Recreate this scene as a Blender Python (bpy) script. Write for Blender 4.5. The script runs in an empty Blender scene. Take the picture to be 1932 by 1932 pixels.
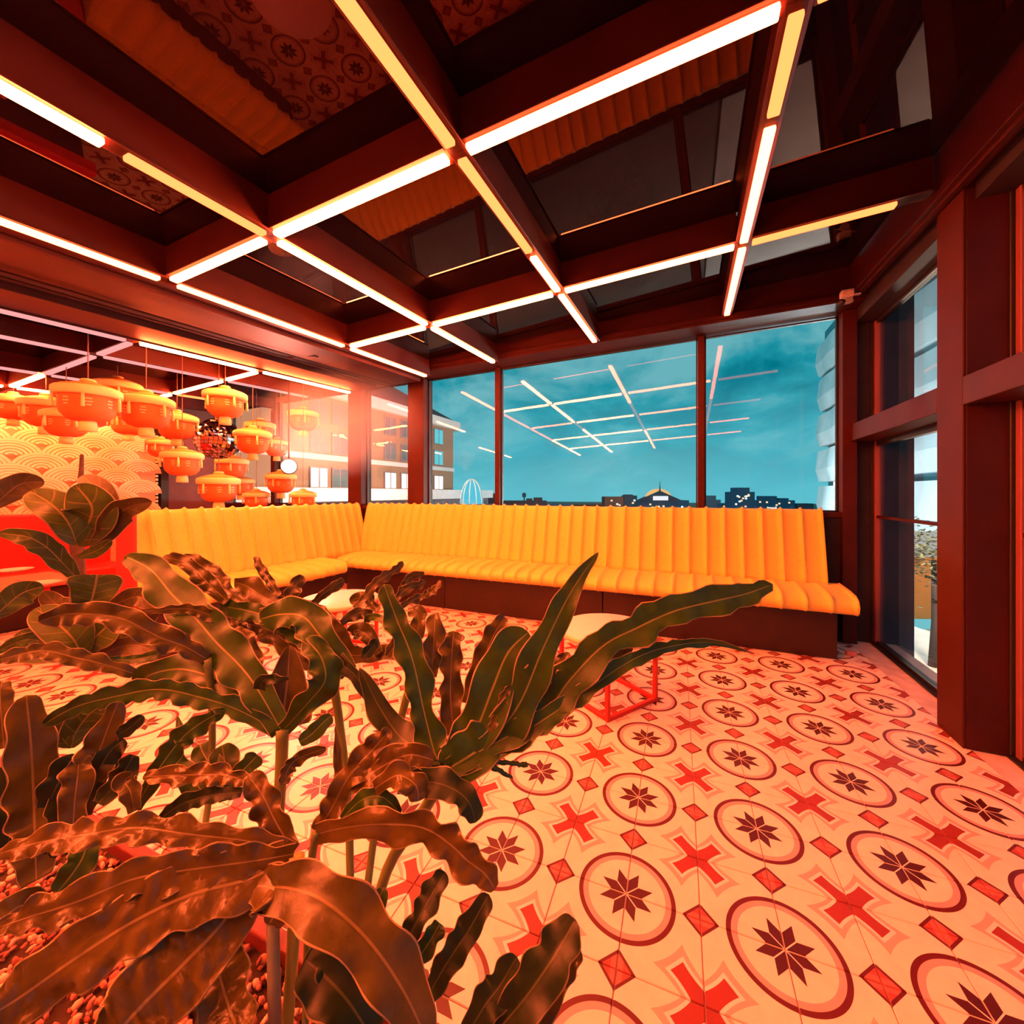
import bpy, math, random
from mathutils import Vector, Matrix, noise

random.seed(7)
SC = bpy.context.scene
COL = SC.collection
V = Vector

# ------------------------------------------------------------------ camera, world, exposure
F, CX, CY, EYE, YAW = 755.65, 986.7, 930.6, 1.1773, -0.3959
cam_data = bpy.data.cameras.new('camera')
cam = bpy.data.objects.new('camera', cam_data)
COL.objects.link(cam)
cam.location = (0, 0, EYE)
cam.rotation_euler = (math.pi / 2, 0, -YAW)
cam_data.sensor_width = 36.0
cam_data.lens = F / 1932 * 36
cam_data.shift_x = -(CX - 966) / 1932
cam_data.shift_y = (CY - 966) / 1932
cam_data.clip_start = 0.02
cam_data.clip_end = 500
SC.camera = cam
SC.view_settings.view_transform = 'Standard'
SC.view_settings.look = 'None'
SC.view_settings.gamma = 1
SC.view_settings.use_curve_mapping = False
SC.view_settings.exposure = 0.0

LED = (1.0, 0.122, 0.031)       # red-orange light of the ceiling strips
K_BRIGHT = 265.0
K_WARM = 5.4

world = bpy.data.worlds.new('night_sky')
SC.world = world
world.use_nodes = True


def build_world():
    nt = world.node_tree
    nt.nodes.clear()
    n = nt.nodes.new
    L = nt.links.new
    out = n('ShaderNodeOutputWorld'); bg = n('ShaderNodeBackground')
    tc = n('ShaderNodeTexCoord'); sep = n('ShaderNodeSeparateXYZ')
    L(tc.outputs['Generated'], sep.inputs[0])
    zp = n('ShaderNodeMath'); zp.operation = 'MAXIMUM'; zp.inputs[1].default_value = 0.0
    L(sep.outputs[2], zp.inputs[0])
    za = n('ShaderNodeMath'); za.operation = 'ADD'; za.inputs[1].default_value = 0.42
    L(zp.outputs[0], za.inputs[0])
    dx = n('ShaderNodeMath'); dx.operation = 'DIVIDE'; L(sep.outputs[0], dx.inputs[0]); L(za.outputs[0], dx.inputs[1])
    dy = n('ShaderNodeMath'); dy.operation = 'DIVIDE'; L(sep.outputs[1], dy.inputs[0]); L(za.outputs[0], dy.inputs[1])
    cmb = n('ShaderNodeCombineXYZ'); L(dx.outputs[0], cmb.inputs[0]); L(dy.outputs[0], cmb.inputs[1])
    mp = n('ShaderNodeMapping'); mp.inputs['Scale'].default_value = (1.5, 1.7, 1); mp.inputs['Location'].default_value = (2.3, 0.4, 0.7)
    L(cmb.outputs[0], mp.inputs[0])
    nz = n('ShaderNodeTexNoise'); nz.inputs['Scale'].default_value = 1.35; nz.inputs['Detail'].default_value = 7; nz.inputs['Roughness'].default_value = 0.58
    nz.inputs['Distortion'].default_value = 0.35
    L(mp.outputs[0], nz.inputs['Vector'])
    rp = n('ShaderNodeValToRGB')
    e = rp.color_ramp.elements
    e[0].position = 0.40; e[0].color = (0.0, 0.20, 0.275, 1)
    e[1].position = 0.62; e[1].color = (0.17, 0.50, 0.55, 1)
    m = e.new(0.50); m.color = (0.015, 0.33, 0.41, 1)
    L(nz.outputs['Fac'], rp.inputs[0])
    # brighter towards the horizon
    hr = n('ShaderNodeMapRange'); hr.inputs[1].default_value = 0.0; hr.inputs[2].default_value = 0.26
    hr.inputs[3].default_value = 0.85; hr.inputs[4].default_value = 0.0
    L(zp.outputs[0], hr.inputs[0])
    mx = n('ShaderNodeMix'); mx.data_type = 'RGBA'
    L(hr.outputs[0], mx.inputs[0]); L(rp.outputs[0], mx.inputs[6]); mx.inputs[7].default_value = (0.14, 0.62, 0.72, 1)
    L(mx.outputs[2], bg.inputs[0]); bg.inputs[1].default_value = 1.0
    L(bg.outputs[0], out.inputs[0])


build_world()

# ------------------------------------------------------------------ pixel <-> place
_c, _s = math.cos(YAW), math.sin(YAW)
FW, RT, UP = V((_s, _c, 0)), V((_c, -_s, 0)), V((0, 0, 1))
EYEP = V((0, 0, EYE))


def ray(x, y): return FW + RT * ((x - CX) / F) + UP * ((CY - y) / F)
def atd(x, y, D): return EYEP + ray(x, y) * D
def onz(x, y, z=0.0):
    d = ray(x, y); return EYEP + d * ((z - EYE) / d.z)
def ony(x, y, Y):
    d = ray(x, y); return EYEP + d * (Y / d.y)
def onx(x, y, X):
    d = ray(x, y); return EYEP + d * (X / d.x)


# ------------------------------------------------------------------ mesh helpers
class MB:
    def __init__(s): s.v = []; s.f = []; s.m = []; s.sm = []
    def add(s, vs, fs, mi=0, smooth=False):
        o = len(s.v); s.v += [tuple(p) for p in vs]
        for f in fs: s.f.append([i + o for i in f]); s.m.append(mi); s.sm.append(smooth)
    def box(s, x0, x1, y0, y1, z0, z1, mi=0):
        s.add([(x, y, z) for z in (z0, z1) for y in (y0, y1) for x in (x0, x1)],
              [(0, 2, 3, 1), (4, 5, 7, 6), (0, 1, 5, 4), (2, 6, 7, 3), (0, 4, 6, 2), (1, 3, 7, 5)], mi)
    def bar(s, p0, p1, w, h, up=UP, mi=0, drop=0.0):
        """box from p0 to p1; w across, h along up starting at the axis (drop shifts it down)"""
        p0, p1 = V(p0), V(p1); t = (p1 - p0).normalized(); side = t.cross(up).normalized(); u = side.cross(t).normalized()
        vs = []
        for p in (p0, p1):
            for a, b in ((-.5, 0), (.5, 0), (.5, 1), (-.5, 1)):
                vs.append(p + side * (a * w) + u * (b * h - drop))
        s.add(vs, [(0, 1, 2, 3), (7, 6, 5, 4), (0, 4, 5, 1), (1, 5, 6, 2), (2, 6, 7, 3), (3, 7, 4, 0)], mi)
    def tube(s, pts, r, n=8, mi=0, cap=True):
        pts = [V(p) for p in pts]; rr = r if isinstance(r, (list, tuple)) else [r] * len(pts)
        vs = []; ref = None
        for i, p in enumerate(pts):
            t = (pts[min(i + 1, len(pts) - 1)] - pts[max(i - 1, 0)]).normalized()
            if ref is None: ref = t.orthogonal().normalized()
            ref = (ref - t * ref.dot(t)); ref = ref.normalized() if ref.length > 1e-6 else t.orthogonal().normalized()
            b = t.cross(ref)
            for k in range(n):
                a = 2 * math.pi * k / n; vs.append(p + (ref * math.cos(a) + b * math.sin(a)) * rr[i])
        fs = [(i * n + k, i * n + (k + 1) % n, (i + 1) * n + (k + 1) % n, (i + 1) * n + k) for i in range(len(pts) - 1) for k in range(n)]
        if cap: fs += [tuple(range(n - 1, -1, -1)), tuple((len(pts) - 1) * n + k for k in range(n))]
        s.add(vs, fs, mi, True)
    def lathe(s, prof, n=24, c=(0, 0, 0), mi=0, smooth=True):
        c = V(c); vs = [c + V((r * math.cos(2 * math.pi * k / n), r * math.sin(2 * math.pi * k / n), z)) for r, z in prof for k in range(n)]
        fs = [(i * n + k, i * n + (k + 1) % n, (i + 1) * n + (k + 1) % n, (i + 1) * n + k) for i in range(len(prof) - 1) for k in range(n)]
        fs += [tuple(range(n - 1, -1, -1)), tuple((len(prof) - 1) * n + k for k in range(n))]
        s.add(vs, fs, mi, smooth)
    def prism(s, poly, d, mi=0):
        """poly: list of 3D points, extruded by vector d"""
        n = len(poly); d = V(d); a = [V(p) for p in poly]
        s.add(a + [p + d for p in a], [tuple(range(n - 1, -1, -1)), tuple(range(n, 2 * n))] + [(i, (i + 1) % n, (i + 1) % n + n, i + n) for i in range(n)], mi)
    def mesh(s, name):
        me = bpy.data.meshes.new(name); me.from_pydata(s.v, [], s.f)
        for i, p in enumerate(me.polygons): p.material_index = s.m[i]; p.use_smooth = s.sm[i]
        me.update(); return me
    def build(s, name, mats, parent=None, bevel=0.0, seg=1):
        return obj(name, s.mesh(name), mats, parent, bevel, seg)


def obj(name, me, mats=None, parent=None, bevel=0.0, seg=1):
    if mats is not None and not me.materials:
        for m in (mats if isinstance(mats, (list, tuple)) else [mats]): me.materials.append(m)
    o = bpy.data.objects.new(name, me); COL.objects.link(o)
    if parent is not None: o.parent = parent
    if bevel:
        b = o.modifiers.new('bevel', 'BEVEL'); b.width = bevel; b.segments = seg; b.limit_method = 'ANGLE'
    return o


def empty(name, loc=(0, 0, 0), rz=0.0, parent=None):
    o = bpy.data.objects.new(name, None); COL.objects.link(o); o.location = loc; o.rotation_euler = (0, 0, rz); o.empty_display_size = 0.1
    if parent is not None: o.parent = parent
    return o


def tag(o, label, cat, group=None):
    o['label'] = label; o['category'] = cat
    if group: o['group'] = group
    return o


def stru(o, label=None):
    o['kind'] = 'structure'
    if label: o['label'] = label
    return o


def copy_tree(o, parent=None):
    c = o.copy(); COL.objects.link(c); c.parent = parent
    for ch in [x for x in o.children]: copy_tree(ch, c)
    return c


# ------------------------------------------------------------------ materials
MATS = {}


def mat(name, col, rough=0.5, metal=0.0, spec=0.5, noise_amt=0.0, noise_scale=8.0, bump=0.0, emit=None, es=0.0, trans=0.0, sheen=0.0, coat=0.0):
    if name in MATS: return MATS[name]
    m = bpy.data.materials.new(name); m.use_nodes = True; nt = m.node_tree; b = nt.nodes['Principled BSDF']
    b.inputs['Base Color'].default_value = (*col, 1); b.inputs['Roughness'].default_value = rough; b.inputs['Metallic'].default_value = metal
    b.inputs['Specular IOR Level'].default_value = spec
    if sheen: b.inputs['Sheen Weight'].default_value = sheen
    if coat: b.inputs['Coat Weight'].default_value = coat
    if emit is not None: b.inputs['Emission Color'].default_value = (*emit, 1); b.inputs['Emission Strength'].default_value = es
    tc = nz = None
    if noise_amt or bump:
        tc = nt.nodes.new('ShaderNodeTexCoord'); nz = nt.nodes.new('ShaderNodeTexNoise'); nz.inputs['Scale'].default_value = noise_scale; nz.inputs['Detail'].default_value = 5
        nt.links.new(tc.outputs['Object'], nz.inputs['Vector'])
    if noise_amt:
        r = nt.nodes.new('ShaderNodeValToRGB'); a, z = 1 - noise_amt, 1 + noise_amt
        r.color_ramp.elements[0].position = .3; r.color_ramp.elements[1].position = .7
        r.color_ramp.elements[0].color = (*[min(1, c * a) for c in col], 1); r.color_ramp.elements[1].color = (*[min(1, c * z) for c in col], 1)
        nt.links.new(nz.outputs['Fac'], r.inputs[0]); nt.links.new(r.outputs[0], b.inputs['Base Color'])
    if bump:
        bp = nt.nodes.new('ShaderNodeBump'); bp.inputs['Strength'].default_value = bump; bp.inputs['Distance'].default_value = .01
        nt.links.new(nz.outputs['Fac'], bp.inputs['Height']); nt.links.new(bp.outputs[0], b.inputs['Normal'])
    MATS[name] = m
    return m


def emitter(name, col, k):
    if name in MATS: return MATS[name]
    m = bpy.data.materials.new(name); m.use_nodes = True; nt = m.node_tree; nt.nodes.clear()
    o = nt.nodes.new('ShaderNodeOutputMaterial'); e = nt.nodes.new('ShaderNodeEmission')
    e.inputs[0].default_value = (*col, 1); e.inputs[1].default_value = k; nt.links.new(e.outputs[0], o.inputs[0])
    MATS[name] = m
    return m


def pane_glass(name, refl=1.0, tint=(0.93, 0.97, 0.98), base=0.045):
    """thin window pane: mostly clear, mirror reflection rising at grazing angles"""
    if name in MATS: return MATS[name]
    m = bpy.data.materials.new(name); m.use_nodes = True; nt = m.node_tree; nt.nodes.clear(); n = nt.nodes.new; L = nt.links.new
    o = n('ShaderNodeOutputMaterial'); t = n('ShaderNodeBsdfTransparent'); g = n('ShaderNodeBsdfGlossy'); mx = n('ShaderNodeMixShader'); fr = n('ShaderNodeLayerWeight')
    t.inputs[0].default_value = (*tint, 1); g.inputs['Roughness'].default_value = 0.0; fr.inputs['Blend'].default_value = 0.5
    pw = n('ShaderNodeMath'); pw.operation = 'POWER'; pw.inputs[1].default_value = 4.5
    ml = n('ShaderNodeMath'); ml.operation = 'MULTIPLY_ADD'; ml.inputs[1].default_value = refl; ml.inputs[2].default_value = base
    L(fr.outputs['Facing'], pw.inputs[0]); L(pw.outputs[0], ml.inputs[0]); L(ml.outputs[0], mx.inputs[0]); L(t.outputs[0], mx.inputs[1]); L(g.outputs[0], mx.inputs[2]); L(mx.outputs[0], o.inputs[0])
    MATS[name] = m
    return m


class X:
    """little expression builder for shader maths"""
    nt = None
    def __init__(s, v): s.v = v
    @staticmethod
    def op(o, *a):
        n = X.nt.nodes.new('ShaderNodeMath'); n.operation = o
        for i, q in enumerate(a):
            q = q.v if isinstance(q, X) else q
            if isinstance(q, (int, float)): n.inputs[i].default_value = q
            else: X.nt.links.new(q, n.inputs[i])
        return X(n.outputs[0])
    def __add__(a, b): return X.op('ADD', a, b)
    __radd__ = __add__
    def __sub__(a, b): return X.op('SUBTRACT', a, b)
    def __rsub__(a, b): return X.op('SUBTRACT', b, a)
    def __mul__(a, b): return X.op('MULTIPLY', a, b)
    __rmul__ = __mul__
    def __truediv__(a, b): return X.op('DIVIDE', a, b)
    def lt(a, b): return X.op('LESS_THAN', a, b)
    def gt(a, b): return X.op('GREATER_THAN', a, b)
    def abs(a): return X.op('ABSOLUTE', a)


def mixcol(nt, fac, a, b):
    n = nt.nodes.new('ShaderNodeMix'); n.data_type = 'RGBA'
    nt.links.new(fac.v, n.inputs[0])
    for q, i in ((a, 6), (b, 7)):
        if isinstance(q, tuple): n.inputs[i].default_value = (*q, 1)
        else: nt.links.new(q, n.inputs[i])
    return n.outputs[2]


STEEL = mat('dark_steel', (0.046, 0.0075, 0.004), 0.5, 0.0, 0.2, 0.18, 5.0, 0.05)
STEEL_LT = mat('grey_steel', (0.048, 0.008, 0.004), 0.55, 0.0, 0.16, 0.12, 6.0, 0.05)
PANEL = mat('charcoal_panel', (0.026, 0.020, 0.026), 0.65, 0.0, 0.2, 0.15, 9.0, 0.1)
BLACK = mat('black_paint', (0.012, 0.011, 0.012), 0.5)
LED_B = emitter('led_bright', LED, K_BRIGHT)
LED_W = emitter('led_warm', LED, K_WARM)
LED_M = emitter('led_medium', LED, K_BRIGHT * .30)
LED_R = emitter('led_right', LED, K_BRIGHT * .115)
LED_L = emitter('led_left', LED, K_BRIGHT * 1.2)
LED_P = emitter('led_pink', (1.0, 0.36, 0.34), 1.15)
CEIL_GLASS = mat('dark_roof_glass', (0.006, 0.004, 0.005), 0.015, 0.0, 0.5, 0.0)
MATS['dark_roof_glass'].node_tree.nodes['Principled BSDF'].inputs['IOR'].default_value = 1.36
MATS['dark_roof_glass'].node_tree.nodes['Principled BSDF'].inputs['Specular Tint'].default_value = (1, .22, .26, 1)
GLASS = pane_glass('window_glass', 1.0, (0.93, 0.97, 0.98), 0.03)
GLASS_R = pane_glass('side_glass', 1.0, (0.80, 0.84, 0.86), 0.03)
# ------------------------------------------------------------------ floor
TILE = 0.2
FLOOR = stru(empty('floor', (-0.1741, 1.2035, 0.0), 0.0263), 'patterned cement tile floor with ringed stars and crosses')


def tile_material():
    m = bpy.data.materials.new('cement_tile'); m.use_nodes = True; nt = m.node_tree; X.nt = nt; b = nt.nodes['Principled BSDF']
    tc = nt.nodes.new('ShaderNodeTexCoord'); sp = nt.nodes.new('ShaderNodeSeparateXYZ'); nt.links.new(tc.outputs['Object'], sp.inputs[0])
    u = X(sp.outputs[0]) / TILE; v = X(sp.outputs[1]) / TILE
    r = X.op('SQRT', u * u + v * v)
    th = X.op('ARCTAN2', v, u)
    q = math.pi / 8
    ph = (X.op('MODULO', th + 100 * 2 * q, 2 * q) - q).abs()
    cs = X.op('COSINE', ph) * r; sn = X.op('SINE', ph) * r
    sm = cs / math.cos(q); df = sn / math.sin(q)
    star = ((sm + df) * 0.5).lt(0.212) * (X.op('SINE', q - ph) * r).gt(0.008)
    dia = X.op('MINIMUM', (1.0 - u).abs() + v.abs(), u.abs() + (1.0 - v).abs())
    up_, vp = 1.0 - u, 1.0 - v
    d = (up_ + vp) * 0.70711; w = (up_ - vp).abs() * 0.70711
    bend = (d - 0.27); bend = bend * bend * 0.55
    cross = w.lt(0.088 + bend) * d.lt(0.43)
    light = w.lt(0.128 + bend) * d.lt(0.475)
    pink = w.lt(0.165 + d * 0.05 + bend * 0.9) * r.gt(0.865)
    nz = nt.nodes.new('ShaderNodeTexNoise'); nz.inputs['Scale'].default_value = 26; nz.inputs['Detail'].default_value = 4
    geo = nt.nodes.new('ShaderNodeNewGeometry'); nt.links.new(geo.outputs['Position'], nz.inputs['Vector'])
    cream, rose, wine, brick = (0.84, 0.80, 0.66), (0.72, 0.46, 0.40), (0.105, 0.008, 0.006), (0.27, 0.036, 0.026)
    c = mixcol(nt, pink, cream, rose)
    c = mixcol(nt, light, c, (0.84, 0.82, 0.74))
    c = mixcol(nt, cross, c, brick)
    c = mixcol(nt, dia.lt(0.235), c, wine)
    c = mixcol(nt, dia.lt(0.185), c, (0.38, 0.075, 0.06))
    facet = (X.op('MINIMUM', X.op('MINIMUM', u, v), 2.0)).lt(0.075) * dia.lt(0.185)
    c = mixcol(nt, facet, c, (0.48, 0.15, 0.12))
    c = mixcol(nt, r.lt(0.685), c, wine)
    c = mixcol(nt, r.lt(0.622), c, (0.62, 0.40, 0.38))
    c = mixcol(nt, r.lt(0.545), c, cream)
    c = mixcol(nt, star, c, (0.065, 0.006, 0.005))
    hsv = nt.nodes.new('ShaderNodeHueSaturation'); nt.links.new(c, hsv.inputs['Color'])
    vv = X(nz.outputs['Fac']) * 0.22 + 0.89
    nt.links.new(vv.v, hsv.inputs['Value'])
    nt.links.new(hsv.outputs[0], b.inputs['Base Color']); b.inputs['Roughness'].default_value = 0.42; b.inputs['Specular IOR Level'].default_value = 0.35
    return m


TILE_M = tile_material()


def tile_mesh():
    b = MB(); e = 0.0012; t = TILE; h = 0.006; k = 0.0016
    lo = [(e, e), (t - e, e), (t - e, t - e), (e, t - e)]; hi = [(e + k, e + k), (t - e - k, e + k), (t - e - k, t - e - k), (e + k, t - e - k)]
    vs = [(x, y, -h) for x, y in lo] + [(x, y, -k) for x, y in lo] + [(x, y, 0) for x, y in hi]
    fs = [(8, 9, 10, 11)] + [(i, (i + 1) % 4, (i + 1) % 4 + 4, i + 4) for i in range(4)] + [(i + 4, (i + 1) % 4 + 4, (i + 1) % 4 + 8, i + 8) for i in range(4)]
    b.add(vs, fs); return b.mesh('tile')


def tile_place(i, j):
    """cell (i,j): its star-ring corner is the vertex whose indices are both even; turn the tile so that corner is its own origin"""
    cx, cy = i + (i % 2), j + (j % 2)
    right, upw = cx == i, cy == j
    rz = {(True, True): 0, (False, True): math.pi / 2, (False, False): math.pi, (True, False): -math.pi / 2}[(right, upw)]
    return (cx * TILE, cy * TILE, 0), rz


TM = tile_mesh(); TM.materials.append(TILE_M)
cells = []
fl_m = Matrix.Translation(FLOOR.location) @ Matrix.Rotation(0.0263, 4, 'Z')
for i in range(-30, 7):
    for j in range(-7, 14):
        p = fl_m @ V(((i + .5) * TILE, (j + .5) * TILE, 0)); d = p - EYEP; z = d.dot(FW)
        if p.y > 3.75 or p.x < -6.1: continue
        vis = False
        if z > 0.35:
            sx, sy = CX + F * d.dot(RT) / z, CY - F * d.z / z
            vis = -60 < sx < 1992 and sy < 1990
        under = p.y > 3.5 or (p.x < -3.5 and p.y > 1.5)
        hid = p.y < 0.50 and p.x < -0.36
        cells.append(((z if vis and not under and not hid else 50 + abs(z)), i, j))
cells.sort()
for k, (z, i, j) in enumerate(cells[:298]):
    loc, rz = tile_place(i, j)
    o = obj('floor_tile', TM, None, FLOOR); o.location = loc; o.rotation_euler = (0, 0, rz)
# the rest of the tiles, joined
rest = MB()
far_m = bpy.data.materials.get('cement_tile')
tv = [v.co.copy() for v in TM.vertices]; tf = [tuple(p.vertices) for p in TM.polygons]


def rest_tile_material():
    """same tile print, read from a per-corner tile coordinate"""
    m = TILE_M.copy(); m.name = 'cement_tile_field'; nt = m.node_tree
    tc = [n for n in nt.nodes if n.type == 'TEX_COORD'][0]; at = nt.nodes.new('ShaderNodeAttribute'); at.attribute_name = 'tile_co'
    for l in list(tc.outputs['Object'].links):
        s = l.to_socket; nt.links.remove(l); nt.links.new(at.outputs['Vector'], s)
    return m


rest_co = []
for z, i, j in cells[298:]:
    loc, rz = tile_place(i, j); M = Matrix.Translation(loc) @ Matrix.Rotation(rz, 4, 'Z')
    rest.add([M @ p for p in tv], tf); rest_co += tv
if rest.v:
    me = rest.mesh('tile_field'); at = me.attributes.new('tile_co', 'FLOAT_VECTOR', 'POINT')
    at.data.foreach_set('vector', [c for p in rest_co for c in p])
    o = obj('tile_field', me, rest_tile_material(), FLOOR); o['kind'] = 'stuff'
b = MB(); b.box(-31 * TILE, 7 * TILE, -16 * TILE, 15 * TILE, -0.06, -0.004)
b.build('grout_bed', mat('grout', (0.42, 0.24, 0.22), 0.8, 0, .2, .15, 30), FLOOR)
b = MB(); b.box(7 * TILE, 8.6 * TILE, -16 * TILE, 15 * TILE, -0.06, -0.0005)
b.build('border_strip', mat('plain_border', (0.60, 0.52, 0.49), 0.55, 0, .3, .18, 14, .15), FLOOR)

# ------------------------------------------------------------------ ceiling: sloped grid of steel beams, dark glass above
BX = [-2.662, -1.8355, -0.8037, 0.2719, 1.0998]
AY = [-2.30, -1.15, 0.05, 1.289, 2.540, 3.659]


def zc(x, y): return 0.2 * (12.4291 + 0.0556 * (x + 0.1741) / 0.2 + 0.0481 * (y - 1.2035) / 0.2)
def cp(x, y, dz=0.0): return V((x, y, zc(x, y) + dz))


CEIL = stru(empty('ceiling'), 'dark glass roof on a sloping grid of steel beams with light strips')
BD = 0.172      # beam depth
BW = 0.056
b0 = MB(); b0.bar((0, 0, 0), (0, 1, 0), BW, BD)
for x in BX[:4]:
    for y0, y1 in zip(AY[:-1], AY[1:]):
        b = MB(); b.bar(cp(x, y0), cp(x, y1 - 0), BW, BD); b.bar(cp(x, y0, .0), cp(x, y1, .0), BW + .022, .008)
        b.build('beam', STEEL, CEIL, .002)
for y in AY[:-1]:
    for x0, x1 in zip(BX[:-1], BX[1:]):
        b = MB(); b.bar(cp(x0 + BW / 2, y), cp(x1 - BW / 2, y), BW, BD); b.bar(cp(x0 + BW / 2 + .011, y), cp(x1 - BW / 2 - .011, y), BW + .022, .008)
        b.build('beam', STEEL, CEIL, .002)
for x0, x1 in zip(BX[:-1], BX[1:]):
    for y0, y1 in zip(AY[:-1], AY[1:]):
        b = MB(); h = BD - .004
        b.prism([cp(x0 + BW / 2, y0 + BW / 2, h), cp(x1 - BW / 2, y0 + BW / 2, h), cp(x1 - BW / 2, y1 - BW / 2, h), cp(x0 + BW / 2, y1 - BW / 2, h)], (0, 0, .012))
        b.build('roof_pane', CEIL_GLASS, CEIL)
# wide girder and soffit between the two ceiling bays, then the back-left bay
LX = [-3.80, -4.33, -5.22, -5.92]
LY = [0.35, 1.62, 2.56, 3.70]
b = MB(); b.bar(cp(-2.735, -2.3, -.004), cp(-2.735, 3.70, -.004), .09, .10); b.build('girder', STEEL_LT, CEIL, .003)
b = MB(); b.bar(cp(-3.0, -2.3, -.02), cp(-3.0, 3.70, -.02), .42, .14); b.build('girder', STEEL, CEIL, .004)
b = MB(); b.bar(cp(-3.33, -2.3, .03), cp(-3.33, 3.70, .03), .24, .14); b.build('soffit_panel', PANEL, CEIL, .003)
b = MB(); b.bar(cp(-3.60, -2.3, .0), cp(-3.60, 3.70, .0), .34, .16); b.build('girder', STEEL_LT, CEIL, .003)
for x in (-3.14, -3.215):
    b = MB(); b.tube([cp(x, -1, -.028), cp(x, 1.5, -.030), cp(x + .01, 3.70, -.028)], .008, 6); b.build('conduit', STEEL_LT, CEIL)
b = MB(); b.bar(cp(-3.35, 2.52, .02), cp(-3.0, 2.52, -.03), .035, .02); b.build('bracket', STEEL_LT, CEIL)
LBX = LX + [-6.5]
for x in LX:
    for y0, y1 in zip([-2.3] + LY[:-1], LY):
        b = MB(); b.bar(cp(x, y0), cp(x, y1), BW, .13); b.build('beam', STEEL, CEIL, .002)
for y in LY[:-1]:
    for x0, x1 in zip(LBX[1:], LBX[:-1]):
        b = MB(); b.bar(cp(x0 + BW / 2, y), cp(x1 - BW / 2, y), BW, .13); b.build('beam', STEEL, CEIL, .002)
for x0, x1 in zip(LBX[1:], LBX[:-1]):
    for y0, y1 in zip([-2.3] + LY[:-1], LY):
        b = MB(); h = .125
        b.prism([cp(x0 + BW / 2, y0 + BW / 2, h), cp(x1 - BW / 2, y0 + BW / 2, h), cp(x1 - BW / 2, y1 - BW / 2, h), cp(x0 + BW / 2, y1 - BW / 2, h)], (0, 0, .012))
        b.build('roof_pane', CEIL_GLASS, CEIL)
b = MB(); b.prism([(-7.2, -3.2, 2.75), (1.9, -3.2, 3.0), (1.9, 4.3, 3.3), (-7.2, 4.3, 3.05)], (0, 0, .1)); b.build('roof_deck', BLACK, CEIL)
# perimeter beam on the right wall
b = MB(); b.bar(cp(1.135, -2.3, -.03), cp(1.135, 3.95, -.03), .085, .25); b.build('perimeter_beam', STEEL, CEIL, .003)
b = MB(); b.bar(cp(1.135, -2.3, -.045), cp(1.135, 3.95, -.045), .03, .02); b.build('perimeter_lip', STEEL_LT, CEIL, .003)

# light strips: one thing for each length of strip
def led(p0, p1, m, label, w=.040, h=.020, cut=0.045):
    p0, p1 = V(p0), V(p1); t = (p1 - p0).normalized()
    b = MB(); b.bar(p0 + t * cut - UP * .019, p1 - t * cut - UP * .019, w, h)
    o = b.build('light_strip', m, None, .005, 2)
    # rounded diffuser ends and clips
    return tag(o, label, 'light strip', 'straight LED strips under the ceiling beams')


AN = ['fourth beam left of the glazed side wall', 'third beam left of the glazed side wall', 'second beam left of the glazed side wall', 'first beam left of the glazed side wall']
RN = {2: 'overhead', 3: 'middle bay', 4: 'window bay'}
spec_A = {  # beam index, row index -> list of (fraction start, end, material)
    (0, 2): [(0, 1, LED_R)], (0, 3): [(0, 1, LED_R)], (0, 4): [(0, 1, LED_M)],
    (1, 2): [(0, .55, LED_B), (.55, 1, LED_W)], (1, 3): [(0, 1, LED_B)], (1, 4): [(0, 1, LED_B)],
    (2, 2): [(0, 1, LED_W)], (2, 3): [(0, .6, LED_W), (.6, 1, LED_M)], (2, 4): [(0, 1, LED_M)],
    (3, 2): [(0, 1, LED_W)], (3, 3): [(0, .32, LED_W), (.32, 1, LED_R)], (3, 4): [(0, 1, LED_R)],
}
for k in range(4):
    for r in (0, 1, 2, 3, 4):
        segs = spec_A.get((k, r), [(0, 1, [LED_B, LED_B, LED_M, LED_W][k])])
        p0, p1 = cp(BX[k], AY[r]), cp(BX[k], AY[r + 1])
        for n, (f0, f1, m) in enumerate(segs):
            if r < 2:
                lab = 'strip behind the viewer on the ' + AN[k] + (', farther back' if r == 0 else '')
            else:
                lab = ('amber' if m is LED_W else 'white') + ' strip on the ' + AN[k] + ', ' + RN[r]
            led(p0.lerp(p1, f0), p0.lerp(p1, f1), m, lab, cut=.045 if len(segs) == 1 else .03)
BN = {0: 'farthest left', 1: 'left of centre', 2: 'centre', 3: 'nearest the glazed side wall'}
for r in (1, 2, 3, 4):
    for k in range(4):
        m = [LED_M if r == 3 else LED_B, LED_B, LED_M, LED_R][k]
        if r == 4 and k == 3: m = LED_W
        p0, p1 = cp(BX[k], AY[r]), cp(BX[k + 1], AY[r])
        if r == 3 and k == 3: m = LED_W
        if k == 3: p1 = p0.lerp(p1, .86)
        row = {1: 'cross beam behind the viewer', 2: 'cross beam just overhead', 3: 'near cross beam', 4: 'far cross beam'}[r]
        led(p0, p1, m, ('amber' if m is LED_W else 'white') + ' strip on the ' + row + ', ' + BN[k] + ' piece')
LN = ['beside the wide soffit', 'second behind the soffit', 'third behind the soffit', 'farthest left']
for k, x in enumerate(LX):
    ys = [(LY[0], LY[1]), (LY[1], LY[2]), (LY[2], LY[3] - (0, .15, .5, 1.0)[k])]
    for r, (y0, y1) in enumerate(ys):
        m = [[LED_P, LED_L, LED_L], [LED_P, LED_P, LED_P], [LED_P, LED_P, LED_W], [LED_L, LED_L, LED_L]][k][r]
        led(cp(x, y0), cp(x, y1), m, {id(LED_P): 'dim pink', id(LED_L): 'white-hot', id(LED_W): 'amber'}[id(m)] + ' strip over the lanterns, ' + LN[k] + ', ' + ['near', 'middle', 'far'][r] + ' length')
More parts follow.
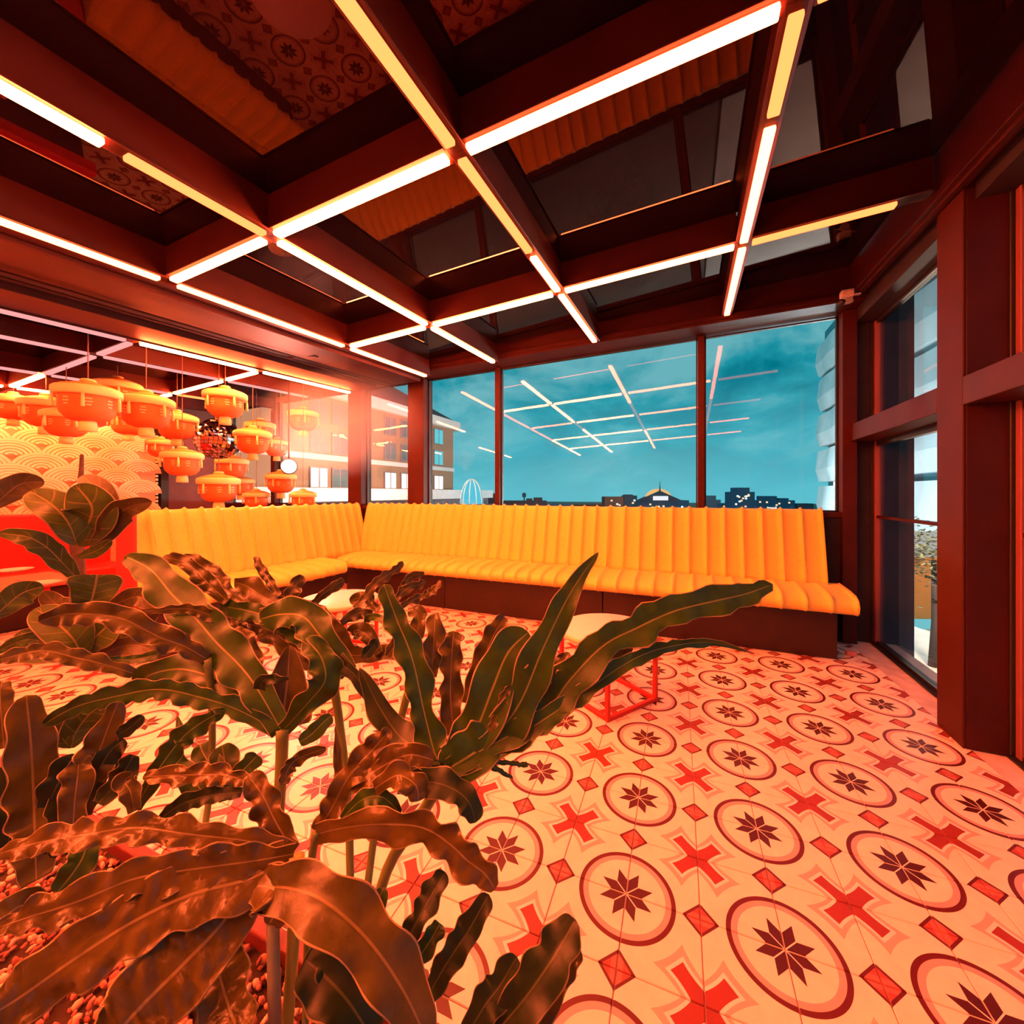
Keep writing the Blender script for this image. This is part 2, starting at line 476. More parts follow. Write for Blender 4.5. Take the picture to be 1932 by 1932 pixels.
for r, y in ((1, LY[1]), (2, LY[2])):
    for k in range(3):
        m = [[LED_P, LED_P, LED_L], [LED_L, LED_L, LED_L]][r - 1][k]
        led(cp(LX[k + 1], y), cp(LX[k], y), m, ('dim pink' if m is LED_P else 'white-hot') + ' crossing strip over the lanterns, ' + ['near', 'far'][r - 1] + ' row, ' + ['right', 'middle', 'left'][k] + ' piece')
for y in (-1.0,):
    for x in (-4.33, -5.5):
        led(cp(x, -1.6), cp(x, 0.2), LED_B, 'strip behind the viewer over the dining side' + (' wall' if x < -5 else ''))

# ------------------------------------------------------------------ window wall (ahead)
WY = 3.97
WF = stru(empty('wall_front', (0, WY, 0)), 'dark steel window wall above the banquette')
def wtop(x): return 2.572 + 0.0195 * (x + 1.0)
def wf(name, m, *boxes, bevel=.003):
    b = MB()
    for q in boxes: b.box(q[0], q[1], q[2] - WY, q[3] - WY, q[4], q[5])
    return b.build(name, m, WF, bevel)
wf('sill_panel', PANEL, (-6.6, 1.20, 3.93, 4.05, 0, 1.0))
wf('sill_rail', STEEL, (-6.6, 1.20, 3.90, 4.06, .985, 1.025))
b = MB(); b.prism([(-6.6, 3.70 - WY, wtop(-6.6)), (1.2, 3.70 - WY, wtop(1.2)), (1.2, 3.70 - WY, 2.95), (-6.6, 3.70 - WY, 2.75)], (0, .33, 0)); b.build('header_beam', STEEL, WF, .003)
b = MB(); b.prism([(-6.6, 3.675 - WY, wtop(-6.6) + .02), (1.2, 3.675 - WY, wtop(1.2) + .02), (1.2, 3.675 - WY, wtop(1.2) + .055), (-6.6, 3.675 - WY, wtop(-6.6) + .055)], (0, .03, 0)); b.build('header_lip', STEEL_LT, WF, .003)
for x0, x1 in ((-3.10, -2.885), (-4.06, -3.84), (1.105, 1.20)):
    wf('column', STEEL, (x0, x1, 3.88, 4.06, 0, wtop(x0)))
wf('column', STEEL_LT, (-3.13, -3.105, 3.90, 4.02, 0, wtop(-3)))
for k, xm in enumerate((-1.95, .0895)):
    wf('mullion', STEEL, (xm - .028, xm + .028, 3.93, 4.03, 1.0, wtop(xm)))
wf('mullion', STEEL, (-5.55, -5.47, 3.90, 4.03, 1.0, 2.6))
spans = [(.1175, 1.105), (-1.922, .0615), (-2.885, -1.978), (-3.84, -3.10), (-5.47, -4.06), (-6.5, -5.55)]
for k, (x0, x1) in enumerate(spans):
    w = stru(empty('window_%d' % (k + 1), ((x0 + x1) / 2, 3.99, 1.02))); w['label'] = ['tall pane beside the corner camera', 'widest pane showing the dome on the skyline', 'pane beside the thick column', 'hazy pane between the two columns', 'pane behind the lanterns', 'pane at the far left'][k]
    h = x1 - x0
    b = MB(); b.prism([(-h / 2, 0, 0), (h / 2, 0, 0), (h / 2, 0, wtop(x1) - 1.02), (-h / 2, 0, wtop(x0) - 1.02)], (0, .008, 0)); b.build('pane', GLASS, w)
    b = MB(); zt0, zt1 = wtop(x0) - 1.02, wtop(x1) - 1.02
    b.bar((-h / 2, 0, .006), (h / 2, 0, .006), .03, .012); b.bar((-h / 2, 0, zt0 - .018), (h / 2, 0, zt1 - .018), .03, .012)
    b.bar((-h / 2 + .008, 0, 0), (-h / 2 + .008, 0, zt0), .012, .03, up=V((0, 1, 0)), drop=.015); b.bar((h / 2 - .008, 0, 0), (h / 2 - .008, 0, zt1), .012, .03, up=V((0, 1, 0)), drop=.015)
    b.build('window_frame', BLACK, w)

# ------------------------------------------------------------------ glazed wall on the right
WX = 1.17
WR = stru(empty('wall_right', (WX, 0, 0)), 'dark steel grid wall with deep window recesses')
def wr(name, m, *boxes, bevel=.003):
    b = MB()
    for q in boxes: b.box(q[0] - WX, q[1] - WX, q[2], q[3], q[4], q[5])
    return b.build(name, m, WR, bevel)
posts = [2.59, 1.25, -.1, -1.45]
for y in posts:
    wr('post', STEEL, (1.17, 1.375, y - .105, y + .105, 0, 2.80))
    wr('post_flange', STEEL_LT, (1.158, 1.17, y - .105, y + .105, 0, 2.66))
wr('post', PANEL, (1.17, 1.33, 3.97, 4.06, 0, 2.80))
wr('exterior_pier', mat('pier_slate', (.055, .07, .10), .7, 0, .2, .1, 6), (1.378, 1.49, 3.99, 4.25, -.3, 3.2))
wr('exterior_pier', mat('pier_grey', (.13, .13, .15), .7, 0, .2, .1, 6), (1.49, 1.585, 3.99, 4.25, -.3, 3.2))
wr('corner_post', STEEL, (1.165, 1.20, 3.90, 3.97, 0, 2.75))
bays = [(2.695, 3.97), (1.355, 2.485), (.005, 1.145), (-1.345, -.205)]
for k, (y0, y1) in enumerate(bays):
    wr('cross_rail', STEEL, (1.158, 1.36, y0, y1, 1.585, 1.715))
    wr('head_panel', PANEL, (1.20, 1.375, y0, y1, 2.52, 2.80))
    z0 = .012
    wr('sill', BLACK, (1.30, 1.375, y0, y1, 0, z0))
    # reveal strips beside the glass, the red light on them put into their colour
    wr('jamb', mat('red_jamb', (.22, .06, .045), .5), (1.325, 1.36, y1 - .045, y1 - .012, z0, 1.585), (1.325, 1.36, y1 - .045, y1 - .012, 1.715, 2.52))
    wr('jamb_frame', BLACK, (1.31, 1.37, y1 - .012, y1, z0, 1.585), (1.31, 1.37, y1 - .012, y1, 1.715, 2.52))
    w = stru(empty('window_%d' % (7 + k), (1.352, (y0 + y1) / 2, 0))); w['label'] = ['side wall window nearest the corner, in two lights', 'side wall window beyond the near post', 'side wall window beside the viewer', 'side wall window behind the viewer'][k]
    h = (y1 - y0) / 2 - .012
    for za, zb in ((.03, .985), (1.005, 1.565), (1.735, 2.50)):
        b = MB(); b.box(-.003, .003, -h, h - .03, za, zb); b.build('pane', GLASS_R, w)
    b = MB(); b.box(-.02, .02, -h, h, .985, 1.005); b.build('glazing_bar', STEEL, w)
    b = MB(); b.box(-.02, .02, -h, h, 1.545, 1.585); b.box(-.02, .02, -h, h, .012, .03); b.box(-.02, .02, -h, h, 1.715, 1.735); b.box(-.02, .02, -h, h, 2.5, 2.52); b.build('window_frame', BLACK, w)

# unseen sides of the room
b = MB(); b.box(-6.6, 1.4, -2.55, -2.45, 0, 2.9); stru(b.build('wall_back', mat('back_plaster', (.10, .06, .055), .7, 0, .3, .1, 5)), 'plain wall behind the viewer')
b = MB(); b.box(-6.75, -6.62, -2.5, 4.06, 0, 2.9); stru(b.build('wall_left', mat('left_plaster', (.22, .09, .07), .7, 0, .3, .1, 5)), 'end wall behind the wave screen')
# ------------------------------------------------------------------ banquettes
VELVET = mat('mustard_velvet', (0.88, 0.70, 0.12), 0.55, 0, .35, .05, 40, .03, sheen=.25)
PLINTH = mat('dark_plinth', (0.030, 0.010, 0.008), 0.45, 0, .4, .2, 6)


def channel_sweep(prof, bulge, x0, x1, n, per=12):
    """closed (y,z) profile swept along x; each of n channels swells outward where bulge>0"""
    M = len(prof); b = MB(); xs = []
    for c in range(n):
        for k in range(per):
            xs.append((c + k / per) / n)
    xs.append(1.0)
    nrm = []
    for i in range(M):
        p, q = prof[i - 1], prof[(i + 1) % M]; t = V((q[0] - p[0], q[1] - p[1])); t.normalize(); nrm.append((t.y, -t.x))
    vs = []
    for s in xs:
        f = (s * n) % 1.0
        g = (1 - abs(2 * f - 1) ** 5) if 0 < f < 1 else 0
        for i in range(M):
            a = bulge[i] * (g * 2.3 - 1.3)
            vs.append((x0 + (x1 - x0) * s, prof[i][0] + nrm[i][0] * a, prof[i][1] + nrm[i][1] * a))
    K = len(xs)
    fs = [(k * M + i, (k + 1) * M + i, (k + 1) * M + (i + 1) % M, k * M + (i + 1) % M) for k in range(K - 1) for i in range(M)]
    fs += [tuple(range(M)), tuple((K - 1) * M + i for i in range(M - 1, -1, -1))]
    b.add(vs, fs, 0, True); return b


# local frame: x along the bench, y=0 seat front, +y towards the back
def back_prof(z0=.46, top=1.055):
    f = []; m = 9
    for i in range(m): t = i / (m - 1); f.append((.40 + .135 * t ** 1.05, z0 + (top - .045 - z0) * t))
    f += [(.552, top - .012), (.575, top), (.60, top - .004), (.615, top - .03), (.615, z0)]
    bl = [.017] * m + [.014, .010, .004, 0, 0]
    return f, bl


def seat_prof():
    f = [(.43, .36), (.06, .36), (.022, .372), (.002, .395), (.0, .425), (.014, .452), (.05, .472), (.14, .485), (.26, .492), (.38, .497), (.43, .498)]
    bl = [0, 0, .006, .012, .016, .017, .016, .014, .013, .012, 0]
    return f[::-1], bl[::-1]


def banquette(loc, rz, W, n, label, name='banquette', seat=True, W_seat=None, plinth=True):
    t = tag(empty(name, loc, rz), label, 'banquette', 'channel tufted banquette sections')
    p, bl = back_prof(); b = channel_sweep([q for q in p], bl, 0, W, n); b.build('backrest', VELVET, t)
    if seat:
        p, bl = seat_prof(); b = channel_sweep(p[::-1], bl[::-1], (W_seat or (0, W))[0], (W_seat or (0, W))[1], n); b.build('seat', VELVET, t)
    if plinth:
        x0, x1 = (W_seat or (0, W)); b = MB(); b.box(x0 + .0, x1 - .06 * (W_seat is not None), .20, .60, 0, .362); b.build('plinth', PLINTH, t, .004)
    return t


SY = 3.27
banquette((-.70, SY, 0), 0, 1.655, 12, 'mustard velvet banquette section at the right end, nearest the corner', W_seat=(0, 1.72))
banquette((-2.317, SY, 0), 0, 1.610, 13, 'mustard velvet banquette section in the middle of the window wall')
c = banquette((-3.65, SY, 0), 0, 1.328, 12, 'mustard velvet corner banquette section where the bench turns')
for o in [o for o in c.children if o.name.startswith('backrest')]: pass
p, bl = back_prof(); b = channel_sweep(p, bl, 0, .70, 6)
o = b.build('side_backrest', VELVET, c); o.rotation_euler = (0, 0, math.pi / 2); o.location = (-3.22 + 3.65, 3.06 - SY, 0)
banquette((-3.22, 1.57, 0), math.pi / 2, 1.485, 12, 'orange-lit velvet banquette wing on the left with its dark red end')
b = MB(); b.box(-3.86, -3.62, 1.545, 1.567, 0, 1.05)
tag(b.build('end_panel', mat('red_piping', (.75, .04, .04), .5), None, .006), 'red end panel closing the left banquette wing', 'end panel')

# ------------------------------------------------------------------ round coffee tables
TOPM = mat('white_terrazzo', (.78, .74, .69), .45, 0, .4, .05, 60)
RIM = mat('brass_rim', (.80, .66, .36), .35, 0, .5)
REDST = mat('red_steel', (.62, .02, .012), .35, 0, .5)


def round_table(loc, rz, label, H=.40, R=.275):
    t = tag(empty('coffee_table', loc, rz), label, 'table', 'round coffee tables in front of the banquette')
    b = MB(); b.lathe([(R - .010, H - .026), (R - .004, H - .004), (R - .008, H), (.001, H)], 48); b.build('table_top', TOPM, t)
    b = MB(); b.lathe([(R - .006, H - .032), (R, H - .030), (R + .001, H - .006), (R - .004, H - .003)], 48); b.build('rim', RIM, t)
    s = .022; a = .188
    for k, (x, y) in enumerate(((-a, -a), (a, -a), (a, a), (-a, a))):
        b = MB(); b.bar((x, y, 0), (x, y, H - .03), s, s, up=V((0, 1, 0)), drop=s / 2); b.build('leg', REDST, t, .002)
    for p, q in (((-a, -a), (a, -a)), ((a, -a), (a, a)), ((a, a), (-a, a)), ((-a, a), (-a, -a))):
        d = V((q[0] - p[0], q[1] - p[1], 0)).normalized() * s / 2
        b = MB(); b.bar(V((*p, 0)) + d, V((*q, 0)) - d, s, s); b.build('floor_bar', REDST, t, .002)
    b = MB(); b.bar((-a, 0, H - .05), (a, 0, H - .05), s, s); b.bar((0, -a, H - .0495), (0, a, H - .0495), s, s); b.build('top_brace', REDST, t)
    return t


ct = onz(1146, 1183, .40)
round_table((ct.x, ct.y, 0), math.radians(56), 'round white coffee table on red legs beside the big lobed leaf')
ct2 = onz(640, 1128, .40)
round_table((ct2.x, ct2.y, 0), math.radians(10), 'round white coffee table tucked by the banquette corner, half hidden by leaves')

# ------------------------------------------------------------------ wave screen (left)
SX = -6.2
SCR = stru(empty('wall_screen', (SX, 0, 0)), 'cream relief screen of overlapping wave fans')
CREAM = mat('cream_relief', (.86, .72, .44), .6, 0, .3, .05, 12)
b = MB(); b.box(-.16, 0, -.2, 2.86, 0, 1.93); b.build('screen_panel', mat('screen_ground', (.80, .40, .20), .65, 0, .3, .06, 10), SCR)


def fan_mesh():
    b = MB(); W = .215; n = 14
    for k in range(6):
        r1 = W * (1 - k * .155); r0 = r1 - W * (.105 if k else .13)
        vs = []
        for i in range(n + 1):
            a = math.pi * (.10 + .80 * i / n)
            for r, x in ((r0, 0), (r0, .006), (r1, .006), (r1, 0)): vs.append((x + .0, math.cos(a) * r, math.sin(a) * r * .80))
        fs = [(i * 4 + q, i * 4 + q + 1, i * 4 + q + 5, i * 4 + q + 4) for i in range(n) for q in range(3)]
        b.add(vs, fs)
    # solid backing of the scale, hides the fan behind
    vs = [(.002, 0, 0)] + [(.002, math.cos(math.pi * i / n) * W, math.sin(math.pi * i / n) * W * .80) for i in range(n + 1)]
    b.add(vs, [(0, i + 1, i + 2) for i in range(n)], 1)
    return b.mesh('wave_fan')


FM = fan_mesh(); FM.materials.append(CREAM); FM.materials.append(bpy.data.materials['screen_ground'])
row = 0; z = 1.80
while z > .75:
    for i in range(-1, 9):
        y = .1 + i * .40 + (.20 if row % 2 else 0)
        if .5 < y < 2.72:
            o = obj('wave_fan', FM, None, SCR); o.location = (.002 + row * .0045, y, z); o.rotation_euler = (0, 0, 0)
    z -= .125; row += 1
b = MB()
for k in range(36): b.box(-.16, .01, 2.86, 2.885, .3 + k * .045, .3 + k * .045 + .028)
b.build('edge_ribs', CREAM, SCR)
b = MB(); b.box(-6.35, -6.2, 2.92, 3.0, 0, 2.3); stru(b.build('trim_1', BLACK), 'black post beside the wave screen')

# red dining bench, table and plates at the far left
REDV = mat('red_vinyl', (.80, .02, .015), .4, 0, .5)
t = tag(empty('bench', (-5.2, 1.9, 0)), 'bright red vinyl bench in front of the wave screen', 'bench')
for q, nm in (((-.62, -.50, -1.2, .35, .40, .98), 'backrest'), ((-.52, -.05, -1.2, .35, .34, .46), 'seat'), ((-.50, -.12, -1.15, .30, 0, .34), 'base')):
    b = MB(); b.box(*q); b.build(nm, REDV if nm != 'base' else PLINTH, t, .02, 3)
tp = onz(30, 1096, .55)
t = tag(empty('dining_table', (tp.x, tp.y, 0)), 'dining table with a red top and plates by the bench', 'table')
b = MB(); b.box(-.30, .30, -.27, .27, .52, .55); b.build('table_top', mat('red_top', (.70, .20, .12), .35, 0, .5, .2, 12), t, .01, 2)
for x in (-.25, .25):
    for y in (-.22, .22):
        b = MB(); b.box(x - .02, x + .02, y - .02, y + .02, 0, .52); b.build('leg', REDST, t)
PL = mat('white_china', (.85, .80, .70), .15, 0, .6)
for k, (px, py, lab) in enumerate(((25, 1078, 'white dinner plate on the red table, by the picture edge'), (72, 1104, 'white dinner plate on the red table, nearer the plant'))):
    p = onz(px, py, .555); b = MB(); b.lathe([(.05, 0), (.065, .004), (.105, .018), (.11, .022), (.104, .021), (.06, .008), (.001, .007)], 32)
    o = b.build('plate', PL); o.location = (p.x, p.y, .5505); tag(o, lab, 'plate', 'plates on the dining table')

# ------------------------------------------------------------------ lanterns
L_BODY = mat('lantern_orange', (.90, .60, .10), .6, 0, .3, .06, 9)
L_BRIM = mat('lantern_fringe', (.92, .84, .34), .7, 0, .2, .08, 60)
L_CAP = mat('lantern_cap', (.85, .38, .08), .6, 0, .3)
L_RED = mat('lantern_red', (.85, .20, .05), .6, 0, .3, .06, 9)
CORD = mat('cord', (.25, .12, .08), .7)
PRINT = mat('lantern_print', (.92, .66, .34), .6)


def lantern_proto():
    """unit lantern: brim diameter 1, brim band centre at the origin"""
    t = empty('paper_lantern')
    n = 24; b = MB()
    b.lathe([(.20, -.56), (.30, -.52), (.385, -.42), (.41, -.30), (.405, -.12), (.39, 0), (.20, .02)], n); body = b.build('body', L_BODY, t)
    b = MB()
    for k in range(8):
        a = k * math.pi / 4 + .3
        for dz, ww in ((-.16, .10), (-.22, .12), (-.28, .08)):
            vs = []
            for q in range(4):
                aa = a + (q / 3 - .5) * ww * 2.2
                for z in (dz, dz - .025): vs.append((.416 * math.cos(aa), .416 * math.sin(aa), z))
            b.add(vs, [(2 * q, 2 * q + 2, 2 * q + 3, 2 * q + 1) for q in range(3)])
    b.build('print', PRINT, body)['kind'] = 'stuff'
    b = MB(); b.lathe([(.44, -.09), (.488, -.085), (.50, -.02), (.495, .055), (.46, .085), (.40, .075), (.43, -.05)], 32); b.build('fringe_brim', L_BRIM, t)
    b = MB(); b.lathe([(.46, .07), (.40, .115), (.25, .165), (.13, .19), (.12, .215), (.001, .22)], n); b.build('cap', L_CAP, t)
    b = MB(); b.lathe([(.10, .21), (.12, .235), (.09, .265), (.03, .27)], 12); b.build('finial', L_BRIM, t)
    for k in range(5):
        a = 2 * math.pi * k / 5 + .45; ca, sa = math.cos(a), math.sin(a)
        b = MB(); b.tube([(.47 * ca, .47 * sa, -.08), (.478 * ca, .478 * sa, -.2), (.475 * ca, .475 * sa, -.34)], [.022, .03, .034], 6); b.build('side_tassel', L_BRIM, t)
    b = MB(); b.lathe([(.10, -.55), (.125, -.58), (.135, -.66), (.14, -.76), (.001, -.765)], 14); b.build('tassel', L_BRIM, t)
    b = MB(); b.tube([(0, 0, .26), (0, 0, 1)], .010, 5); b.build('cord', CORD, t)
    return t


lan = [  # px of brim centre, brim width px, red?, descriptor
    (25, 756, 62, 1, 'cut by the picture edge over the wave screen'),
    (87, 763, 75, 1, 'with a red cap, second from the picture edge'),
    (166, 741, 96, 0, 'largest and highest of the left cluster'),
    (222, 729, 72, 1, 'peeking out behind the largest one'),
    (125, 784, 70, 0, 'hanging lowest in front of the wave screen'),
    (276, 759, 85, 0, 'second largest, right of the largest one'),
    (334, 791, 66, 0, 'just right of the second largest, above the screen edge'),
    (425, 747, 71, 0, 'hanging alone above the mirror ball'),
    (572, 782, 54, 0, 'hanging alone nearest the hazy window'),
    (491, 803, 52, 0, 'partly hidden, up and right of the mirror ball'),
    (477, 820, 63, 0, 'touching the right side of the mirror ball'),
    (522, 836, 44, 1, 'small and red, just above the spotlight'),
    (344, 860, 66, 1, 'left of and below the mirror ball'),
    (438, 871, 54, 1, 'directly under the mirror ball'),
    (413, 908, 69, 0, 'large and low, in front of the white fascia'),
    (454, 908, 46, 0, 'behind the large low one, to its right'),
    (484, 934, 46, 0, 'low, just over the banquette back'),
    (530, 900, 53, 0, 'washed out by the spotlight glare'),
    (572, 934, 47, 1, 'lowest and rightmost, over the banquette corner'),
    (304, 836, 46, 1, 'beside the black post at the screen edge'),
    (243, 786, 60, 1, 'behind the second largest, showing its red bottom'),
]
proto = lantern_proto()
for k, (px, py, w, red, desc) in enumerate(lan):
    D = F * .36 / w * {12: .88, 18: .78, 9: 1.15, 11: .9, 16: .86, 4: .86, 13: 1.06}.get(k, 1); d = ray(px, py)
    if d.y * D > 3.62: D = 3.62 / d.y
    D = min(D, 5.8 / -d.x)
    p = EYEP + d * D; s = w / F * D
    o = proto if k == 0 else copy_tree(proto)
    o.location = p; o.scale = (s, s, s); o.rotation_euler = (0, 0, random.uniform(0, 6.28))
    tag(o, ('red' if red else 'orange') + ' paper lantern with yellow fringe, ' + desc, 'lantern', 'paper lanterns hanging on the left')
    for ch in o.children:
        if ch.name.startswith('cord'):
            ch.scale = (1, 1, (zc(p.x, p.y) + .06 - p.z) / s)
            ch.location = (0, 0, .26 - .26 * ch.scale[2])
            # keep the foot of the cord on the finial and its head at the ceiling
            top = (zc(p.x, p.y) + .13 - p.z) / s; k2 = (top - .26) / .74; ch.scale = (1, 1, k2); ch.location = (0, 0, .26 - .26 * k2)
        if red and (ch.name.startswith('body')):
            ch.data = ch.data.copy(); ch.data.materials[0] = L_RED

# mirror ball
p = atd(412, 828, 4.7); R = .232
t = tag(empty('mirror_ball', p), 'mirrored disco ball hanging among the paper lanterns', 'mirror ball')
b = MB(); nr = 18; jr = random.Random(3)
for i in range(nr):
    t0, t1 = math.pi * (i + .06) / nr, math.pi * (i + .94) / nr; nc = max(4, int(2 * nr * math.sin((t0 + t1) / 2)))
    for k in range(nc):
        a0, a1 = 2 * math.pi * (k + .05) / nc, 2 * math.pi * (k + .95) / nc
        b.add([(R * math.sin(q) * math.cos(a), R * math.sin(q) * math.sin(a), R * math.cos(q)) for q, a, R in ((t0, a0, R + jr.uniform(0, .009)), (t1, a0, R + jr.uniform(0, .009)), (t1, a1, R + jr.uniform(0, .009)), (t0, a1, R + jr.uniform(0, .009)))], [(0, 1, 2), (0, 2, 3)])
b.build('mirror_tiles', mat('mirror', (.92, .92, .92), .03, 1.0), t)['kind'] = 'stuff'
b = MB(); b.lathe([(R * .985 * math.sin(math.pi * i / 16) + .0005, R * .985 * math.cos(math.pi * (16 - i) / 16) * 1) for i in range(17)], 24); b.build('core', BLACK, t)
b = MB(); b.tube([(0, 0, R), (0, 0, zc(p.x, p.y) + .08 - p.z)], .006, 6); b.build('cord', CORD, t)
b = MB(); b.lathe([(.035, R - .01), (.035, R + .03), (.01, R + .04)], 12); b.build('cap', STEEL_LT, t)

# spotlight in the haze
sp = atd(545, 880, 4.55)
if sp.y > 3.7: sp = EYEP + ray(545, 880) * (3.65 / ray(545, 880).y)
aim = (V((-1.2, 1.0, 1.5)) - sp).normalized()
t = tag(empty('spotlight', sp), 'glaring white spotlight shining through the haze by the window', 'spotlight')
q = aim.to_track_quat('Z', 'Y')
b = MB(); b.lathe([(.065, -.16), (.085, -.14), (.088, .02), (.084, .035), (.076, .02), (.074, .0)], 20); o = b.build('housing', BLACK, t); o.rotation_mode = 'QUATERNION'; o.rotation_quaternion = q
b = MB(); b.lathe([(.074, .012), (.045, .018), (.001, .02)], 20); o = b.build('lens', emitter('spot_lens', (1, .62, .45), 60.0), t); o.rotation_mode = 'QUATERNION'; o.rotation_quaternion = q
b = MB(); b.tube([(0, 0, .05), (0, 0, zc(sp.x, sp.y) + .13 - sp.z)], .008, 6); b.build('drop_rod', STEEL_LT, t)
ld = bpy.data.lights.new('spot_beam', 'SPOT'); ld.energy = 190; ld.color = (1.0, .32, .22); ld.spot_size = math.radians(95); ld.spot_blend = .6; ld.shadow_soft_size = .05
lo = bpy.data.objects.new('spot_beam', ld); COL.objects.link(lo); lo.parent = t; lo.location = aim * .06; lo.rotation_mode = 'QUATERNION'; lo.rotation_quaternion = (-aim).to_track_quat('Z', 'Y')

# security camera in the far corner
WHT = mat('white_plastic', (.75, .75, .75), .35)
p = onx(1600, 562, 1.06)
t = tag(empty('security_camera', p), 'white security camera fixed in the ceiling corner above the window', 'security camera')
b = MB(); b.box(-.045, .03, -.03, .03, 0.0, .055); b.build('junction_box', WHT, t, .006, 2)
b = MB(); b.box(.03, .075, -.012, .012, .012, .022); b.build('mount_plate', WHT, t, .002)
b = MB(); b.tube([(0, 0, 0), (-.006, -.012, -.02), (-.012, -.02, -.03)], .012, 8); b.build('arm', WHT, t)
b = MB(); b.bar((.02, -.005, -.042), (-.045, -.045, -.062), .04, .04); b.build('housing', WHT, t, .006, 2)
b = MB(); b.tube([(-.045, -.045, -.042), (-.068, -.059, -.049)], .023, 12); b.build('lens_hood', BLACK, t)

# small box on the floor by the bench end
p = onz(1575, 1243); b = MB(); b.box(-.03, .03, -.02, .02, 0, .03)
p2 = V((1.075, 3.6, 0)); o = b.build('floor_socket', mat('pink_plastic', (.5, .2, .2), .5), None, .004); o.location = p2; tag(o, 'small floor socket in the gap beside the bench end', 'socket')

# ------------------------------------------------------------------ haze in front of the left panes, lit by the spotlight
hm = bpy.data.materials.new('stage_haze'); hm.use_nodes = True; _n = hm.node_tree; _n.nodes.clear()
_o = _n.nodes.new('ShaderNodeOutputMaterial'); _v = _n.nodes.new('ShaderNodeVolumeScatter'); _v.inputs['Color'].default_value = (1, .95, .92, 1); _v.inputs['Anisotropy'].default_value = .35
X.nt = _n; _tc = _n.nodes.new('ShaderNodeTexCoord'); _l = _n.nodes.new('ShaderNodeVectorMath'); _l.operation = 'LENGTH'; _n.links.new(_tc.outputs['Object'], _l.inputs[0])
_nz = _n.nodes.new('ShaderNodeTexNoise'); _nz.inputs['Scale'].default_value = 2.2; _nz.inputs['Detail'].default_value = 2; _n.links.new(_tc.outputs['Object'], _nz.inputs['Vector'])
_d = X.op('MAXIMUM', 1.0 - X(_l.outputs['Value']), 0.0) * X(_nz.outputs['Fac']) * 1.5
_n.links.new(_d.v, _v.inputs['Density']); _n.links.new(_v.outputs[0], _o.inputs['Volume'])
hp = atd(645, 800, 3.95)
b = MB(); n_ = 24; b.lathe([(math.sin(math.pi * i / 14) + 1e-4, -math.cos(math.pi * i / 14)) for i in range(15)], n_)
o = b.build('haze', hm); o.location = hp; o.scale = (.95, .62, .55); o['kind'] = 'stuff'; o['label'] = 'red-lit stage haze drifting before the left window columns'; o['category'] = 'haze'
# ------------------------------------------------------------------ outside
b = MB(); b.box(-120, 140, 4.3, 260, -4.6, -4.5); b.box(1.9, 140, -60, 4.3, -4.6, -4.5)
stru(b.build('ground', mat('street', (.30, .20, .15), .8, 0, .2, .3, .4)), 'street level ground outside the windows')


def brick_mat():
    m = bpy.data.materials.new('brown_brick'); m.use_nodes = True; nt = m.node_tree; s = nt.nodes['Principled BSDF']
    tc = nt.nodes.new('ShaderNodeTexCoord'); mp = nt.nodes.new('ShaderNodeMapping'); mp.inputs['Rotation'].default_value = (math.pi / 2, 0, math.pi / 2)
    br = nt.nodes.new('ShaderNodeTexBrick'); br.inputs['Scale'].default_value = 2.2; br.inputs['Color1'].default_value = (.46, .17, .06, 1); br.inputs['Color2'].default_value = (.32, .10, .035, 1); br.inputs['Mortar'].default_value = (.36, .20, .12, 1)
    nt.links.new(tc.outputs['Object'], mp.inputs[0]); nt.links.new(mp.outputs[0], br.inputs['Vector']); nt.links.new(br.outputs[0], s.inputs['Base Color']); s.inputs['Roughness'].default_value = .85
    return m


BRICK = brick_mat()
STONE = mat('pale_stone', (.72, .66, .62), .7)
WGLASS = mat('far_glass', (.10, .16, .18), .1, 0, .6)
WLIT = emitter('lit_window', (1.0, .80, .70), 2.2)
WTEAL = emitter('teal_window', (.15, .75, .85), .9)
ROOFM = mat('dark_roof', (.06, .045, .045), .8)
GFR = mat('grey_frame', (.24, .19, .19), .6)
BXW = -19.1
t = tag(empty('brick_building', (BXW, 20, -4.5)), 'brown brick building with a white cornice beyond the left panes', 'building')
zc_ = 7.15
b = MB(); b.box(-9, 0, -12, 9.9, 0, zc_ + 4.5 - .5); b.build('wall', BRICK, t)
b = MB(); b.box(-9.2, .45, -12, 10.4, zc_ + 4.0, zc_ + 4.75); b.build('cornice', STONE, t, .05)
b = MB(); b.prism([(.2, -12, zc_ + 4.75), (.2, 10.1, zc_ + 4.75), (-4, 6, zc_ + 7.6), (-4, -12, zc_ + 7.6)], (-.2, 0, 0)); b.build('roof', ROOFM, t)
b = MB(); b.box(0, .12, -12, 9.9, 7.55, 7.85); b.build('band', STONE, t)
def wz(px, py): return onx(px, py, BXW).z + 4.5
rows = [(9.65, 10.95), (7.95 + .0, 9.2), (5.95, 7.15)]
ycols = [onx(x, 850, BXW).y - 20 for x in (600, 640, 735, 765, 826)]
for r, (za, zb) in enumerate(rows):
    for k, yc in enumerate(ycols):
        lit = r == 2 and k != 1
        w = 1.15 if k < 4 else 1.25
        fr = MB(); fr.box(.0, .10, yc - w / 2, yc + w / 2, za, zb); fo = fr.build('window', GFR, t)
        for s in (-1, 1):
            pb = MB(); pb.box(.09, .115, yc + s * w * .25 - w * .205, yc + s * w * .25 + w * .205, za + .08, zb - .08); pb.build('pane', (WLIT if lit else (WTEAL if k == 4 and r < 2 else WGLASS)), fo)
